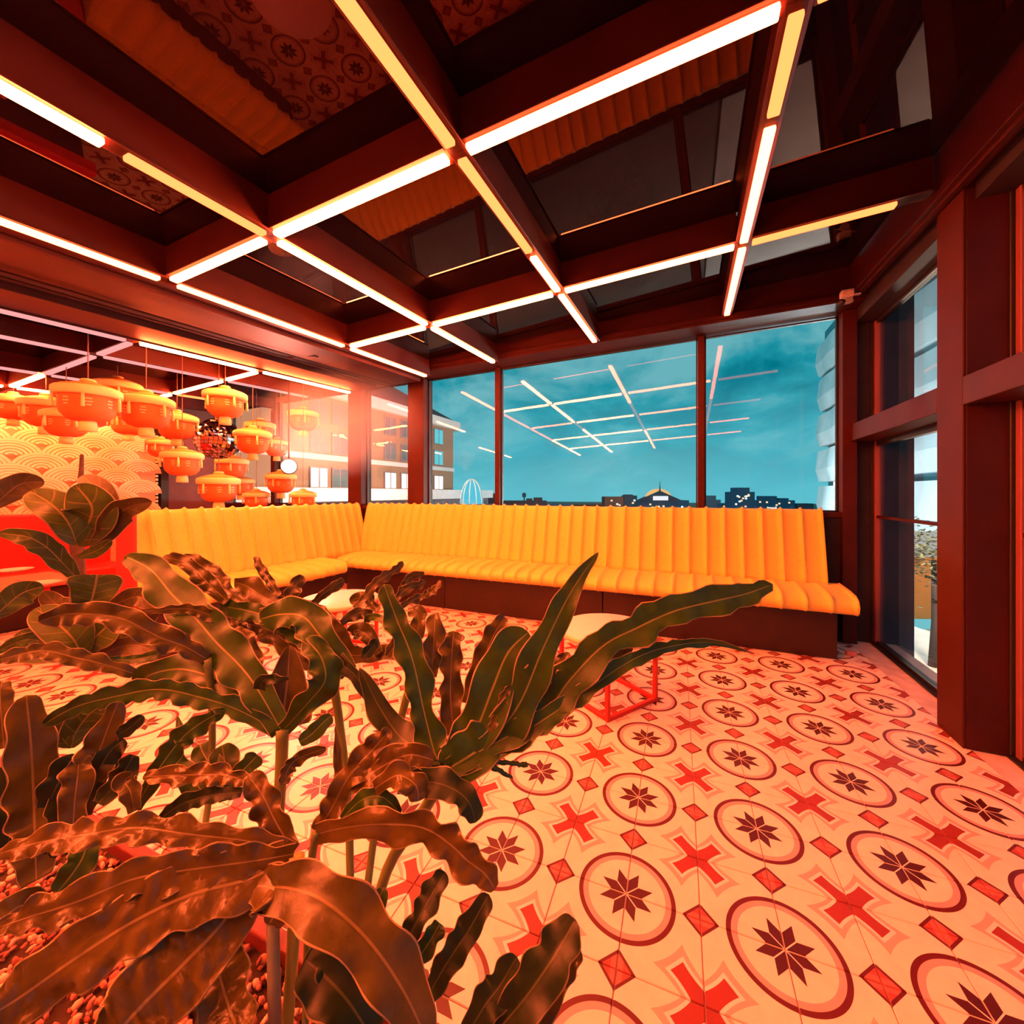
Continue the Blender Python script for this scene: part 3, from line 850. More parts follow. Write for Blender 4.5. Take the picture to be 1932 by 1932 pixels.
# lower wing and lit fascia
t = tag(empty('terrace_wing', (-17.6, 20, -4.5)), 'low wing with a long lit white fascia below the brick building', 'building')
b = MB(); b.box(-1.4, 0, -14, 13.6, 0, 5.25); b.build('wall', mat('grey_wing', (.20, .16, .17), .6, 0, .3, .1, 2), t)
b = MB(); b.box(-1.4, .35, -14, 13.9, 5.25, 5.95); b.build('fascia', mat('white_fascia', (.88, .80, .78), .6, 0, .3, .1, 3), t)
for k in range(9):
    b = MB(); b.box(.0, .06, -8 + k * 2.4, -8 + k * 2.4 + 1.9, 2.6, 5.0); b.build('window', WGLASS, t)
# glowing dome tent
p = atd(890, 948, 26); t = tag(empty('dome_tent', (p.x, p.y, p.z - .1)), 'translucent dome tent glowing blue beside the brick building', 'tent')
b = MB(); b.lathe([(.72 * math.cos(i * math.pi / 16), 1.6 * math.sin(i * math.pi / 16)) for i in range(8)] + [(.02, 1.6)], 10, smooth=False); b.build('skin', emitter('blue_glow', (.10, .62, .80), 1.0), t)
b = MB()
for k in range(10):
    a = 2 * math.pi * k / 10; b.tube([(.73 * math.cos(i * math.pi / 16) * math.cos(a), .73 * math.cos(i * math.pi / 16) * math.sin(a), 1.62 * math.sin(i * math.pi / 16)) for i in range(9)], .025, 5)
b.build('ribs', STONE, t)
b = MB(); b.box(-1.2, 1.2, -1.2, 1.2, -5.6, 0); b.build('roof_platform', ROOFM, t)

# skyline
FAR = mat('far_wall', (.05, .10, .13), .9); FARB = mat('far_blue', (.03, .16, .28), .9); FARR = mat('far_brick', (.22, .08, .05), .9); PINKW = mat('far_pink', (.35, .30, .38), .9)


def tower(x0, x1, ytop, D, m, label, lit=0, name='city_building', ybase=1010, steps=()):
    A, B = atd(x0, 955, D), atd(x1, 955, D); zt = EYE + D * (CY - ytop) / F
    mid = (A + B) / 2; w = (B - A).length; t = tag(empty(name, (mid.x, mid.y, -4.5), -YAW), label, 'building', 'buildings on the skyline')
    b = MB(); b.box(-w / 2, w / 2, 0, w * .3 + 1.5, 0, zt + 4.5); b.build('walls', m, t)
    for (fx0, fx1, yt) in steps:
        b = MB(); b.box(-w / 2 + w * fx0, -w / 2 + w * fx1, .2, w * .4 + 1, zt + 4.5, EYE + D * (CY - yt) / F + 4.5); b.build('roof_block', m, t)
    rnd = random.Random(x0 * 7 + lit)
    for k in range(lit):
        wx = rnd.uniform(-w / 2 + .1 * w, w / 2 - .1 * w); wz_ = zt + 4.5 - rnd.uniform(.05, .75) * D * 40 / F
        s = D * 1.8 / F; b = MB(); b.box(wx - s, wx + s, -.05, 0, wz_ - s * .8, wz_ + s * .8); b.build('window', emitter('amber_window', (1, .62, .35), 1.6) if rnd.random() < .6 else emitter('white_window', (.9, .95, 1), 1.8), t)
    return t


tower(905, 944, 940, 45, ROOFM, 'dark flat roof left of the thin mullion', 0, steps=((.05, .8, 931),))
tower(946, 1032, 945, 50, ROOFM, 'long dark roof right of the thin mullion, carrying a water tank', 0, steps=((.55, .68, 941), (.72, .90, 939)))
tower(1032, 1075, 952, 90, FARB, 'low blue roofs in the middle of the skyline', 3)
tower(1085, 1142, 952, 90, FARR, 'low reddish roofs with lights in the middle of the skyline', 5)
tower(1141, 1176, 937, 60, FARR, 'red brick block with lit windows left of the pavilion', 7)
tower(1178, 1202, 935, 70, FAR, 'dark block beside the pavilion with a stepped roof', 2, steps=((.1, .7, 933),))
tower(1200, 1300, 944, 80, FARB, 'blue-lit podium under the pavilion roof', 9)
tower(1332, 1360, 943, 110, PINKW, 'pinkish stepped building right of the thick mullion', 2, steps=((.3, .7, 935),))
tower(1380, 1424, 928, 100, FARB, 'tall stepped office tower with lit top on the right of the skyline', 12, steps=((.25, .8, 920),))
tower(1361, 1377, 950, 104, FARB, 'low blue building left of the office tower', 1)
tower(1426, 1500, 944, 120, FARB, 'stepped blue buildings right of the office tower', 8, steps=((.3, .55, 936), (.6, .85, 940)))
tower(1503, 1535, 950, 121, FAR, 'low dark building before the ribbed tower', 2)
# pavilion with pointed roof
p = atd(1246, 944, 78); k = 78 / F
t = tag(empty('pavilion', (p.x, p.y, p.z), -YAW), 'pointed pavilion with an orange-lit arch and spire on the skyline', 'building')
b = MB(); b.prism([(-40 * k, 0, 0), (0, 0, 18 * k), (40 * k, 0, 0)], (0, 2, 0)); b.build('gable_roof', FAR, t)
b = MB(); n = 14; b.prism([(26 * k * math.cos(math.pi * i / n), .8, 22 * k * math.sin(math.pi * i / n)) for i in range(n + 1)], (0, .8, 0)); b.build('lit_arch', emitter('orange_arch', (1, .55, .2), 1.0), t)
b = MB(); b.box(-14 * k, 14 * k, -.2, 0, 0, 8 * k); b.build('lit_front', emitter('white_front', (.9, .85, .9), 1.2), t)
b = MB(); b.tube([(0, .3, 17 * k), (0, .3, 25 * k), (0, .3, 37 * k)], [1.6 * k, .9 * k, .2 * k], 6); b.build('spire', FAR, t)
# tank on the roof
p = atd(989, 945, 50.5); p.z = EYE + 50 * (CY - 945) / F; k = 48 / F; t = tag(empty('water_tank', p), 'small water tank on legs on the dark roof', 'tank')
b = MB(); b.lathe([(3 * k, 7 * k), (4 * k, 8 * k), (4 * k, 14 * k), (2 * k, 16 * k)], 10); b.build('tank', FAR, t)
b = MB(); b.tube([(0, 0, 0), (0, 0, 8 * k)], 1.4 * k, 6); b.build('stand', FAR, t)

# ribbed white tower on the right
t = tag(empty('ribbed_tower', (12.5, 36, -4.5)), 'white office tower of wavy ribbed floors beyond the right pane', 'building')
RIB = mat('white_ribs', (.84, .90, .92), .6, 0, .3, .10, .6)
DSL = mat('dark_slit', (.02, .06, .08), .3)
zt = -.6; fl = 0
while zt < 20.5:
    h = 3.25
    b = MB(); vs = []; N = 48
    lo_, hi_ = zt, zt + h
    for i in range(N + 1):
        y = -20 + 36 * i / N; dx = .10 * math.sin(i * .8 + fl * 1.7) + .08 * math.sin(i * .37 + fl)
        vs += [(dx + .25, y, lo_), (dx - .05, y, lo_ * .6 + hi_ * .4), (dx + .15, y, hi_)]
    fs = []
    for i in range(N):
        a = i * 3; fs += [(a, a + 1, a + 4, a + 3), (a + 1, a + 2, a + 5, a + 4)]
    o_ = len(vs); vs += [(12, -20, lo_), (12, 16, lo_), (12, 16, hi_), (12, -20, hi_)]
    e = N * 3
    fs += [(e, e + 1, e + 2, o_ + 2, o_ + 1), (0, o_, o_ + 3, 2, 1), tuple([0] + [i * 3 for i in range(1, N + 1)] + [o_ + 1, o_]), tuple([i * 3 + 2 for i in range(N + 1)] + [o_ + 2, o_ + 3])]
    b.add(vs, fs); b.build('floor_band', RIB, t)
    b = MB(); b.box(1.0, 12, -19.8, 15.7, hi_, hi_ + .5); b.build('slit', DSL, t)
    for q in range(2):
        y = 15.2 - q * 11 - fl * 1.5; b = MB(); b.box(.9, 1.0, y - 1.0, y, hi_ + .05, hi_ + .45); b.build('lit_window', WLIT, t)
    zt += h + .5; fl += 1
b = MB(); b.box(.6, 12, -20, 15.3, zt - .5, zt + .8); b.build('roof_edge', mat('teal_top', (.05, .30, .38), .5), t)

# street below the side window
KM = mat('kiosk_orange', (.80, .28, .07), .6, 0, .3)
p = onz(1745, 1165, -4.5); t = tag(empty('kiosk', (p.x, p.y, -4.5), .3), 'orange street kiosk with a lit white door below the side window', 'kiosk')
b = MB(); b.box(-1.6, 1.6, -1.3, 1.3, 0, 3.0); b.build('body', KM, t); b = MB(); b.box(.1, .8, -1.36, -1.3, .3, 2.4); b.build('door', emitter('door_light', (1, .92, .85), 2.0), t)
b = MB(); b.box(-1.7, 1.7, -1.9, 1.4, 0, .30); b.build('lit_step', emitter('teal_step', (.3, .85, .9), 1.2), t); b = MB(); b.prism([(-1.75, -1.6, 3.0), (1.75, -1.6, 3.0), (1.75, 0, 3.9), (-1.75, 0, 3.9)], (0, .3, 0)); b.build('roof', STONE, t)
p = onz(1765, 1250, -4.5); b = MB(); b.box(p.x - 6, p.x + 4, p.y - 6, p.y + 5, -4.5, -4.44); stru(b.build('forecourt', mat('sand_court', (.80, .66, .54), .8, 0, .2, .12, 1.5)), 'lit sandy forecourt below the side window')
LEAFX = mat('tree_green', (.16, .17, .10), .8, 0, .2, .3, 3)
for k, (px, py, D, r) in enumerate(((1762, 1045, 13, 1.0), (1908, 1100, 7, .8))):
    p = atd(px, py, D); t = tag(empty('street_tree', (p.x, p.y, -4.5)), ['street tree with a grey leafy crown above the kiosk', 'street tree beyond the near post of the side wall'][k], 'tree')
    b = MB(); rnd = random.Random(k)
    for q in range(900):
        c = V((rnd.gauss(0, .5), rnd.gauss(0, .5), rnd.gauss(0, .45))) * r; a = rnd.uniform(0, 6.28); u = V((math.cos(a), math.sin(a), rnd.uniform(-.6, .6))) * .09; w = u.cross(UP).normalized() * .05
        c += V((0, 0, p.z + 4.5)); b.add([c - u, c + w, c + u, c - w], [(0, 1, 2, 3)])
    b.build('crown', LEAFX, t)['kind'] = 'stuff'
    b = MB(); b.tube([(0, 0, 0), (.05, 0, 1.5), (0, 0, p.z + 4.3)], [.16, .12, .07], 8); b.build('trunk', ROOFM, t)
# added fill lamps on poles, put in to brighten the facades and forecourt
for q, (loc, e, col) in enumerate((((-13.5, 18, 3.2), 2600, (1, .5, .3)), ((-12.9, 13, 3.2), 1500, (1, .5, .3)), ((7, 14, .5), 4500, (1, .7, .5)), ((6.5, 25, -.5), 5000, (.80, .95, 1)), ((6.5, 40, -.5), 6000, (.80, .95, 1)))):
    l = bpy.data.lights.new('street_glow', 'POINT'); l.energy = e; l.color = col; l.shadow_soft_size = .4
    t = tag(empty('street_lamp', (loc[0], loc[1], -4.5)), ['street lamp near the brick building', 'street lamp at the near end of the brick building', 'street lamp over the forecourt', 'floodlight mast before the ribbed tower', 'floodlight mast at the far end of the ribbed tower'][q], 'street lamp')
    o = bpy.data.objects.new('street_glow', l); COL.objects.link(o); o.parent = t; o.location = (0, 0, loc[2] + 4.5)
    b = MB(); b.tube([(0, 0, 0), (0, 0, loc[2] + 4.9)], .06, 6); b.build('pole', ROOFM, t); b = MB(); b.lathe([(.02, .42), (.3, .40), (.32, .48), (.05, .55)], 12, (0, 0, loc[2] + 4.5)); b.build('lamp_head', ROOFM, t)
# ------------------------------------------------------------------ plants in the foreground planter
def leaf_mat(name, col, vein, margin, nside=0, rough=.38, bump=.25, bscale=30, trans=.18, vw=.045):
    m = bpy.data.materials.new(name); m.use_nodes = True; nt = m.node_tree; X.nt = nt; b = nt.nodes['Principled BSDF']; out = nt.nodes['Material Output']
    uv = nt.nodes.new('ShaderNodeUVMap'); uv.uv_map = 'leaf_uv'; sp = nt.nodes.new('ShaderNodeSeparateXYZ'); nt.links.new(uv.outputs[0], sp.inputs[0])
    u = (X(sp.outputs[0]) * 2.0 - 1.0).abs(); s = X(sp.outputs[1])
    tc = nt.nodes.new('ShaderNodeTexCoord'); nz = nt.nodes.new('ShaderNodeTexNoise'); nz.inputs['Scale'].default_value = bscale; nz.inputs['Detail'].default_value = 4
    nt.links.new(tc.outputs['Object'], nz.inputs['Vector'])
    rp = nt.nodes.new('ShaderNodeValToRGB'); rp.color_ramp.elements[0].position = .3; rp.color_ramp.elements[1].position = .72
    rp.color_ramp.elements[0].color = (*[c * .72 for c in col], 1); rp.color_ramp.elements[1].color = (*[min(1, c * 1.3) for c in col], 1)
    nt.links.new(nz.outputs['Fac'], rp.inputs[0])
    c = rp.outputs[0]
    if nside:
        fr = X.op('FRACT', (s - u * .16) * nside)
        sv = ((fr - .5).abs()).lt(.045) * u.lt(.86)
        c = mixcol(nt, sv * .4, c, vein)
    c = mixcol(nt, u.lt(vw * 1.0) * 1.0, c, vein)
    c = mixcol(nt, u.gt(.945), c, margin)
    nt.links.new(c, b.inputs['Base Color']); b.inputs['Roughness'].default_value = rough; b.inputs['Specular IOR Level'].default_value = .45
    bp = nt.nodes.new('ShaderNodeBump'); bp.inputs['Strength'].default_value = bump; bp.inputs['Distance'].default_value = .006
    h = X(nz.outputs['Fac']) + (u.lt(vw * 1.6)) * .3
    if nside: h = h + sv * .2
    nt.links.new(h.v, bp.inputs['Height']); nt.links.new(bp.outputs[0], b.inputs['Normal'])
    tr = nt.nodes.new('ShaderNodeBsdfTranslucent'); nt.links.new(c, tr.inputs[0]); mx = nt.nodes.new('ShaderNodeMixShader'); mx.inputs[0].default_value = trans
    nt.links.new(b.outputs[0], mx.inputs[1]); nt.links.new(tr.outputs[0], mx.inputs[2]); nt.links.new(mx.outputs[0], out.inputs[0])
    return m


VEIN = (.22, .26, .06); MARG = (.34, .28, .13)  # MARG: thin pale leaf margin, with bright halation along the edges painted in
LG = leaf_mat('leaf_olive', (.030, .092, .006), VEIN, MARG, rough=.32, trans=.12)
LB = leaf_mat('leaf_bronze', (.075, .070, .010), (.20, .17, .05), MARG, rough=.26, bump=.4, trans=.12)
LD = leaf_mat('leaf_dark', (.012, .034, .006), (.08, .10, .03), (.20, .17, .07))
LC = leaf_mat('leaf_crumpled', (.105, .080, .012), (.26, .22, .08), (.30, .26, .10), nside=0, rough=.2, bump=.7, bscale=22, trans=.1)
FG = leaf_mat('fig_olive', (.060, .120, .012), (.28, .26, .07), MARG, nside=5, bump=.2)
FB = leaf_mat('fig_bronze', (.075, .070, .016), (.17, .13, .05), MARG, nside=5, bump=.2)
STALK = mat('stalk_green', (.16, .22, .06), .45, 0, .4, .15, 20)
STALK_P = mat('stalk_pale', (.20, .24, .16), .5, 0, .4, .15, 20)
BARK = mat('fig_bark', (.060, .040, .028), .8, 0, .2, .3, 30, .4)


def catmull(P, n):
    out = []; m = len(P) - 1
    for k in range(n):
        t = k / (n - 1) * m; i = min(int(t), m - 1); f = t - i
        a, b, c, d = P[max(i - 1, 0)], P[i], P[i + 1], P[min(i + 2, m)]
        out.append(tuple(.5 * ((2 * b[q]) + (-a[q] + c[q]) * f + (2 * a[q] - 5 * b[q] + 4 * c[q] - d[q]) * f * f + (-a[q] + 3 * b[q] - 3 * c[q] + d[q]) * f ** 3) for q in range(len(b))))
    return out


US = (-1, -.94, -.75, -.5, -.22, 0, .22, .5, .75, .94, 1)


def lobe_mesh(pts, hw, D, roll=0.0, shape='strap', wave=.22, nw=None, fold=.12, seed=0, arch=0.0, crumple=0.0, twist=None):
    """pts: pixel path base->tip; hw: half width in pixels; D: (depth at base, depth at tip)"""
    rnd = random.Random(seed); n = 64 if crumple else 46
    L = sum(math.dist(pts[i], pts[i + 1]) for i in range(len(pts) - 1))
    path = catmull([tuple(p) for p in pts], n)
    if nw is None: nw = max(1.6, L / (hw * 2.2))
    if twist is None: twist = rnd.uniform(-.55, .55) * min(1.0, wave * 4)
    C = []
    for k, (x, y) in enumerate(path):
        s = k / (n - 1); d = D[0] + (D[1] - D[0]) * s - arch * math.sin(math.pi * s); C.append((atd(x, y, d), d))
    b = MB(); vs = []; uvs = []; ph = [rnd.uniform(0, 6.28) for _ in range(4)]; so = rnd.uniform(0, 90)
    nz = lambda a, q, fr=1.0: noise.noise(V((a * fr + so, q * 7.3 + so * .5, so)))
    for k in range(n):
        s = k / (n - 1); p, d = C[k]
        T = (C[min(k + 1, n - 1)][0] - C[max(k - 1, 0)][0]).normalized(); vw = (p - EYEP).normalized()
        S = T.cross(vw); S = S.normalized() if S.length > 1e-5 else V((1, 0, 0))
        S = Matrix.Rotation(roll + twist * math.sin(2.6 * s + ph[0]), 3, T) @ S; N = S.cross(T).normalized()
        if N.dot(vw) > 0: N = -N
        if shape == 'strap': w = (.55 + .45 * min(1, s / .3)) * (1 - max(0, (s - .62) / .38) ** 2.2) ** .5
        elif shape == 'taper': w = (.9 + .1 * min(1, s / .2)) * max(0, 1 - s ** 1.6) ** .75
        elif shape == 'fig': w = (math.sin(math.pi * min(1, (s * .96 + .04)) ** 1.25)) ** .62 if s < 1 else 0
        elif shape == 'spoon': w = (.45 + .55 * s ** 1.2) * (1 - max(0, (s - .75) / .25) ** 2.4) ** .5
        else: w = 1
        w = max(w, .02) * hw * d / F
        env = min(1, s / .15) * min(1, (1.02 - s) / .10)
        side = {}
        for sg in (-1, 1):
            f = nw * (1 + .12 * sg); a = s * f + .55 * nz(s * nw * .5, sg)
            side[sg] = (math.sin(2 * math.pi * a + ph[1 + (sg > 0)]) * (.65 + .7 * abs(nz(s * nw * .4, sg + 3))) + .45 * nz(s * nw * 2.6, sg + 6), 1 + min(.24, wave * 1.25) * env * (nz(s * nw * 1.2, sg + 9) * 1.7 + .65 * math.sin(2 * math.pi * a + ph[3]) - .15))
        for u in US:
            sg = -1 if u < 0 else 1; r_, wm = side[sg]; au = abs(u)
            wu = w * u * (1 + (wm - 1) * au)
            h = fold * w * au + 1.45 * wave * w * r_ * env * u * u
            if crumple: h += crumple * w * (noise.noise(V((s * L / 26 + so, u * hw / 22, so))) + .5 * noise.noise(V((s * L / 12, u * hw / 11 + so, so)))) * env * min(1, au * 4)
            vs.append(p + S * wu + N * h)
            uvs.append((u * .5 + .5, s))
    M = len(US)
    fs = [(k * M + i, k * M + i + 1, (k + 1) * M + i + 1, (k + 1) * M + i) for k in range(n - 1) for i in range(M - 1)]
    b.add(vs, fs, 0, True); me = b.mesh('leaf_lobe')
    ul = me.uv_layers.new(name='leaf_uv')
    for l in me.loops: ul.data[l.index].uv = uvs[l.vertex_index]
    return me


def solid(o, t=.0011):
    m = o.modifiers.new('thickness', 'SOLIDIFY'); m.thickness = t; m.offset = 0


def leaf(plant, lobes, stalk=None, stalk_r=.008, seed=0, stalk_m=None):
    """first lobe is the leaf blade itself, the others and the stalk are its pieces"""
    root = None
    for k, (pts, hw, D, m, kw) in enumerate(lobes):
        if m is LC and 'crumple' not in kw: kw = dict(kw, crumple=.20)
        me = lobe_mesh(pts, hw, D, seed=seed * 37 + k, **kw); me.materials.append(m)
        o = obj('leaf' if root is None else 'leaf_lobe', me, None, plant if root is None else root)
        if root is None:
            root = o; root.matrix_parent_inverse = Matrix.Translation(-plant.location)
        solid(o)
    if stalk:
        b = MB(); P = [atd(x, y, d) for x, y, d in catmull(stalk, 14)]; b.tube(P, [stalk_r * (1.15 - .35 * i / 13) for i in range(14)], 10); b.build('leaf_stalk', stalk_m or STALK, root)
    return root


def cv(ox, oy, k): return lambda *a: [(ox + x * k, oy + y * k) for x, y in a]
c3 = cv(560, 1040, .15528); c6 = cv(0, 860, .33126); c7 = cv(0, 1292, .3623); c8 = cv(500, 1000, .4824); c9 = cv(0, 840, .18637)
K8, K6, K7, K9, K3 = .4824, .33126, .3623, .18637, .15528
kw = lambda **a: a

# ---- big split-leaf philodendron
root = onz(600, 2050, .30)
PH = tag(empty('philodendron', (-.42, .42, .30)), 'large split-leaf philodendron with wavy lobed leaves filling the foreground', 'plant')
leaf(PH, [
    (c8((715, 935), (820, 870), (905, 800), (1000, 670), (1080, 480), (1165, 300), (1230, 190), (1303, 88)), 92 * K8, (.80, .92), LG, kw(wave=.15, shape='taper', fold=.10)),
    (c8((715, 935), (850, 860), (1000, 780), (1100, 715), (1190, 590), (1320, 455), (1451, 385), (1600, 318), (1750, 280), (1880, 250), (1985, 212)), 64 * K8, (.80, 1.00), LG, kw(wave=.2, shape='strap', fold=.12)),
    (c8((715, 938), (900, 858), (1100, 735), (1280, 610), (1451, 500), (1600, 452), (1750, 440), (1895, 478)), 44 * K8, (.80, .98), LG, kw(wave=.22, shape='taper', fold=.15)),
    (c8((715, 935), (760, 860), (830, 770), (890, 620), (950, 480), (1030, 400)), 88 * K8, (.80, .90), LG, kw(wave=.14, shape='strap')),
    (c8((690, 930), (660, 860), (620, 700), (575, 500), (515, 350), (465, 212)), 54 * K8, (.80, .92), LG, kw(wave=.20, shape='strap')),
    (c8((740, 800), (725, 650), (730, 500), (738, 395)), 46 * K8, (.86, .98), LB, kw(wave=.25)),
    (c8((650, 570), (660, 450), (665, 325)), 40 * K8, (.90, 1.0), LB, kw(wave=.25)),
    (c8((790, 680), (850, 520), (895, 410), (940, 342)), 42 * K8, (.88, 1.0), LB, kw(wave=.28)),
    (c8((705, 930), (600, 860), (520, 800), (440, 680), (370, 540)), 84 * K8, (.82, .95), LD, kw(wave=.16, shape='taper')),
    (c8((1060, 680), (1075, 620), (1130, 540), (1190, 480)), 26 * K8, (.86, .92), LB, kw(wave=.35)),
    (c8((880, 790), (905, 730), (930, 660), (960, 610)), 18 * K8, (.83, .86), LB, kw(wave=.35)),
    (c8((1310, 560), (1340, 520), (1400, 470), (1440, 450)), 24 * K8, (.90, .94), LB, kw(wave=.35)),
], stalk=[(845, 1452, .80), (790, 1545, .79), (740, 1620, .77), (712, 1700, .74), (680, 1830, .70), (650, 1990, .66)], stalk_r=.0105, seed=1)
leaf(PH, [
    (c6((1600, 1560), (1480, 1350), (1380, 1210), (1230, 1060), (1110, 920), (980, 790), (860, 650), (712, 572)), 100 * K6, (.88, 1.0), LG, kw(wave=.14, shape='strap')),
    (c6((1600, 1565), (1480, 1430), (1330, 1320), (1150, 1240), (1000, 1215), (850, 1250), (822, 1300)), 92 * K6, (.88, .96), LG, kw(wave=.2, shape='strap')),
    (c6((1580, 1565), (1340, 1440), (1120, 1370), (900, 1330), (650, 1372), (430, 1430), (240, 1535)), 58 * K6, (.88, .80), LG, kw(wave=.25, shape='strap')),
    (c6((1605, 1560), (1620, 1420), (1640, 1250), (1650, 1080)), 150 * K6, (.90, .98), LB, kw(wave=.05, shape='taper', fold=.25)),
    (c6((1615, 1560), (1760, 1400), (1850, 1280), (1830, 1150), (1740, 1040)), 75 * K6, (.88, .95), LG, kw(wave=.25)),
    (c6((1480, 1330), (1500, 1280), (1570, 1270), (1650, 1268)), 40 * K6, (.86, .86), LD, kw(wave=.2, shape='taper')),
    (c6((1460, 1260), (1440, 1180), (1380, 1060), (1340, 980)), 55 * K6, (.94, 1.0), LB, kw(wave=.3)),
], stalk=[(533, 1377, .88), (531, 1440, .88), (524, 1560, .86), (515, 1700, .80), (520, 1990, .72)], stalk_r=.0115, seed=2)
leaf(PH, [
    (c6((1900, 1290), (1810, 1120), (1700, 1010), (1560, 930), (1400, 880), (1245, 855)), 60 * K6, (.98, 1.05), LG, kw(wave=.2)),
    (c6((1880, 1200), (1720, 1130), (1540, 990), (1420, 960), (1300, 930)), 70 * K6, (1.0, 1.08), LB, kw(wave=.28)),
    (c6((1660, 960), (1590, 860), (1480, 790), (1400, 740), (1335, 720)), 60 * K6, (1.02, 1.08), LB, kw(wave=.2)),
    (c6((1300, 830), (1210, 750), (1150, 690), (1060, 610), (930, 575)), 45 * K6, (1.04, 1.1), LB, kw(wave=.4)),
    (c6((1400, 830), (1290, 760), (1230, 690), (1140, 620), (1040, 575)), 45 * K6, (1.06, 1.12), LB, kw(wave=.4)),
    (c6((1590, 800), (1540, 720), (1500, 660), (1450, 575)), 26 * K6, (1.04, 1.08), LB, kw(wave=.4)),
    (c6((1640, 850), (1660, 780), (1690, 730), (1720, 680)), 38 * K6, (1.04, 1.08), LB, kw(wave=.3)),
    (c6((1420, 1150), (1400, 1050), (1360, 980), (1340, 930)), 45 * K6, (1.0, 1.04), LB, kw(wave=.35)),
], stalk=[(629, 1290, .98), (640, 1360, .97), (655, 1500, .92), (660, 1700, .85), (640, 1990, .75)], stalk_r=.009, seed=3)
leaf(PH, [
    (c3((1400, 1500), (1250, 1250), (900, 1250), (650, 1250), (480, 1000), (330, 820), (180, 690), (0, 660)), 105 * K3, (1.02, 1.14), LB, kw(wave=.14)),
    (c3((700, 690), (830, 560), (950, 400), (1100, 290), (1220, 210), (1290, 128)), 58 * K3, (1.10, 1.18), LB, kw(wave=.2)),
    (c3((1170, 650), (1290, 450), (1380, 310), (1550, 268)), 50 * K3, (1.10, 1.16), LB, kw(wave=.25)),
    (c3((1200, 590), (1340, 450), (1480, 410), (1555, 368)), 55 * K3, (1.10, 1.16), LB, kw(wave=.3)),
    (c3((1230, 690), (1400, 600), (1560, 530), (1670, 470), (1745, 355)), 50 * K3, (1.08, 1.16), LB, kw(wave=.3)),
    (c3((180, 650), (320, 520), (450, 430), (575, 350)), 70 * K3, (1.12, 1.18), LB, kw(wave=.3)),
    (c3((540, 880), (690, 780), (820, 740), (910, 800)), 70 * K3, (1.06, 1.10), LB, kw(wave=.3)),
    (c3((1230, 1050), (1130, 900), (1000, 810), (880, 810), (838, 870)), 48 * K3, (1.02, 1.08), LG, kw(wave=.12)),
    (c3((1000, 1250), (870, 1040), (740, 960), (660, 1000)), 90 * K3, (1.04, 1.1), LB, kw(wave=.35)),
    (c3((1000, 720), (900, 640), (830, 560), (640, 600)), 70 * K3, (1.12, 1.16), LB, kw(wave=.3)),
    (c3((1420, 1100), (1480, 900), (1460, 760), (1400, 680)), 100 * K3, (1.05, 1.12), LB, kw(wave=.25)),
    (c3((1100, 1280), (1180, 1160), (1240, 1070)), 80 * K3, (1.0, 1.04), LB, kw(wave=.2)),
    (c3((800, 1300), (900, 1180), (980, 1080)), 70 * K3, (1.0, 1.04), LD, kw(wave=.2)),
], stalk=[(778, 1275, 1.02), (745, 1400, .98), (715, 1520, .92), (690, 1700, .86), (655, 1990, .76)], stalk_r=.009, seed=4)
leaf(PH, [
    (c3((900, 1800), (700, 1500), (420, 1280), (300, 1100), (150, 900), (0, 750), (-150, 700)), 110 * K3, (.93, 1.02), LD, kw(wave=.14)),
    (c8((330, 560), (220, 420), (150, 340), (60, 330), (-20, 350)), 60 * K8, (.95, 1.02), LG, kw(wave=.2)),
], seed=5)
# crumpled lower leaf
leaf(PH, [
    (c7((1500, 900), (1300, 1010), (1000, 1090), (700, 1230), (400, 1420), (100, 1630), (-80, 1740)), 150 * K7, (.62, .48), LC, kw(wave=.10, fold=.05, shape='strap')),
    (c7((1530, 870), (1300, 815), (1000, 780), (700, 745), (450, 780), (200, 822), (-20, 885)), 66 * K7, (.63, .56), LC, kw(wave=.3, shape='strap')),
    (c7((1530, 880), (1300, 920), (1000, 960), (700, 1010), (400, 1130), (150, 1210), (-40, 1275)), 85 * K7, (.62, .52), LC, kw(wave=.22, shape='strap')),
    (c7((1300, 1030), (1150, 1250), (950, 1460), (750, 1660), (600, 1820), (480, 1930)), 190 * K7, (.60, .46), LC, kw(wave=.06, fold=.05, shape='strap')),
    (c7((1110, 1330), (1140, 1500), (1200, 1700), (1260, 1870)), 115 * K7, (.60, .52), LC, kw(wave=.15)),
    (c8((-30, 1400), (90, 1400), (230, 1450), (400, 1600), (540, 1800), (640, 2010)), 105 * K8, (.60, .50), LB, kw(wave=.12, fold=.2)),
    (c7((1530, 870), (1440, 720), (1370, 580), (1290, 470)), 70 * K7, (.64, .68), LC, kw(wave=.3)),
    (c7((1290, 500), (1150, 470), (950, 470), (745, 480)), 45 * K7, (.68, .68), LC, kw(wave=.3)),
    (c7((1260, 560), (1100, 575), (950, 620), (830, 700)), 40 * K7, (.68, .66), LD, kw(wave=.15)),
    (c7((1480, 520), (1500, 440), (1560, 380), (1700, 330)), 36 * K7, (.68, .72), LB, kw(wave=.3)),
    (c7((1290, 1050), (1420, 1060), (1450, 1150), (1400, 1250)), 95 * K7, (.60, .56), LC, kw(wave=.2)),
], stalk=[(560, 1615, .62), (556, 1700, .61), (552, 1800, .60), (538, 1990, .58)], stalk_r=.0095, seed=6, stalk_m=mat('stalk_yellow', (.30, .34, .06), .4, 0, .5))
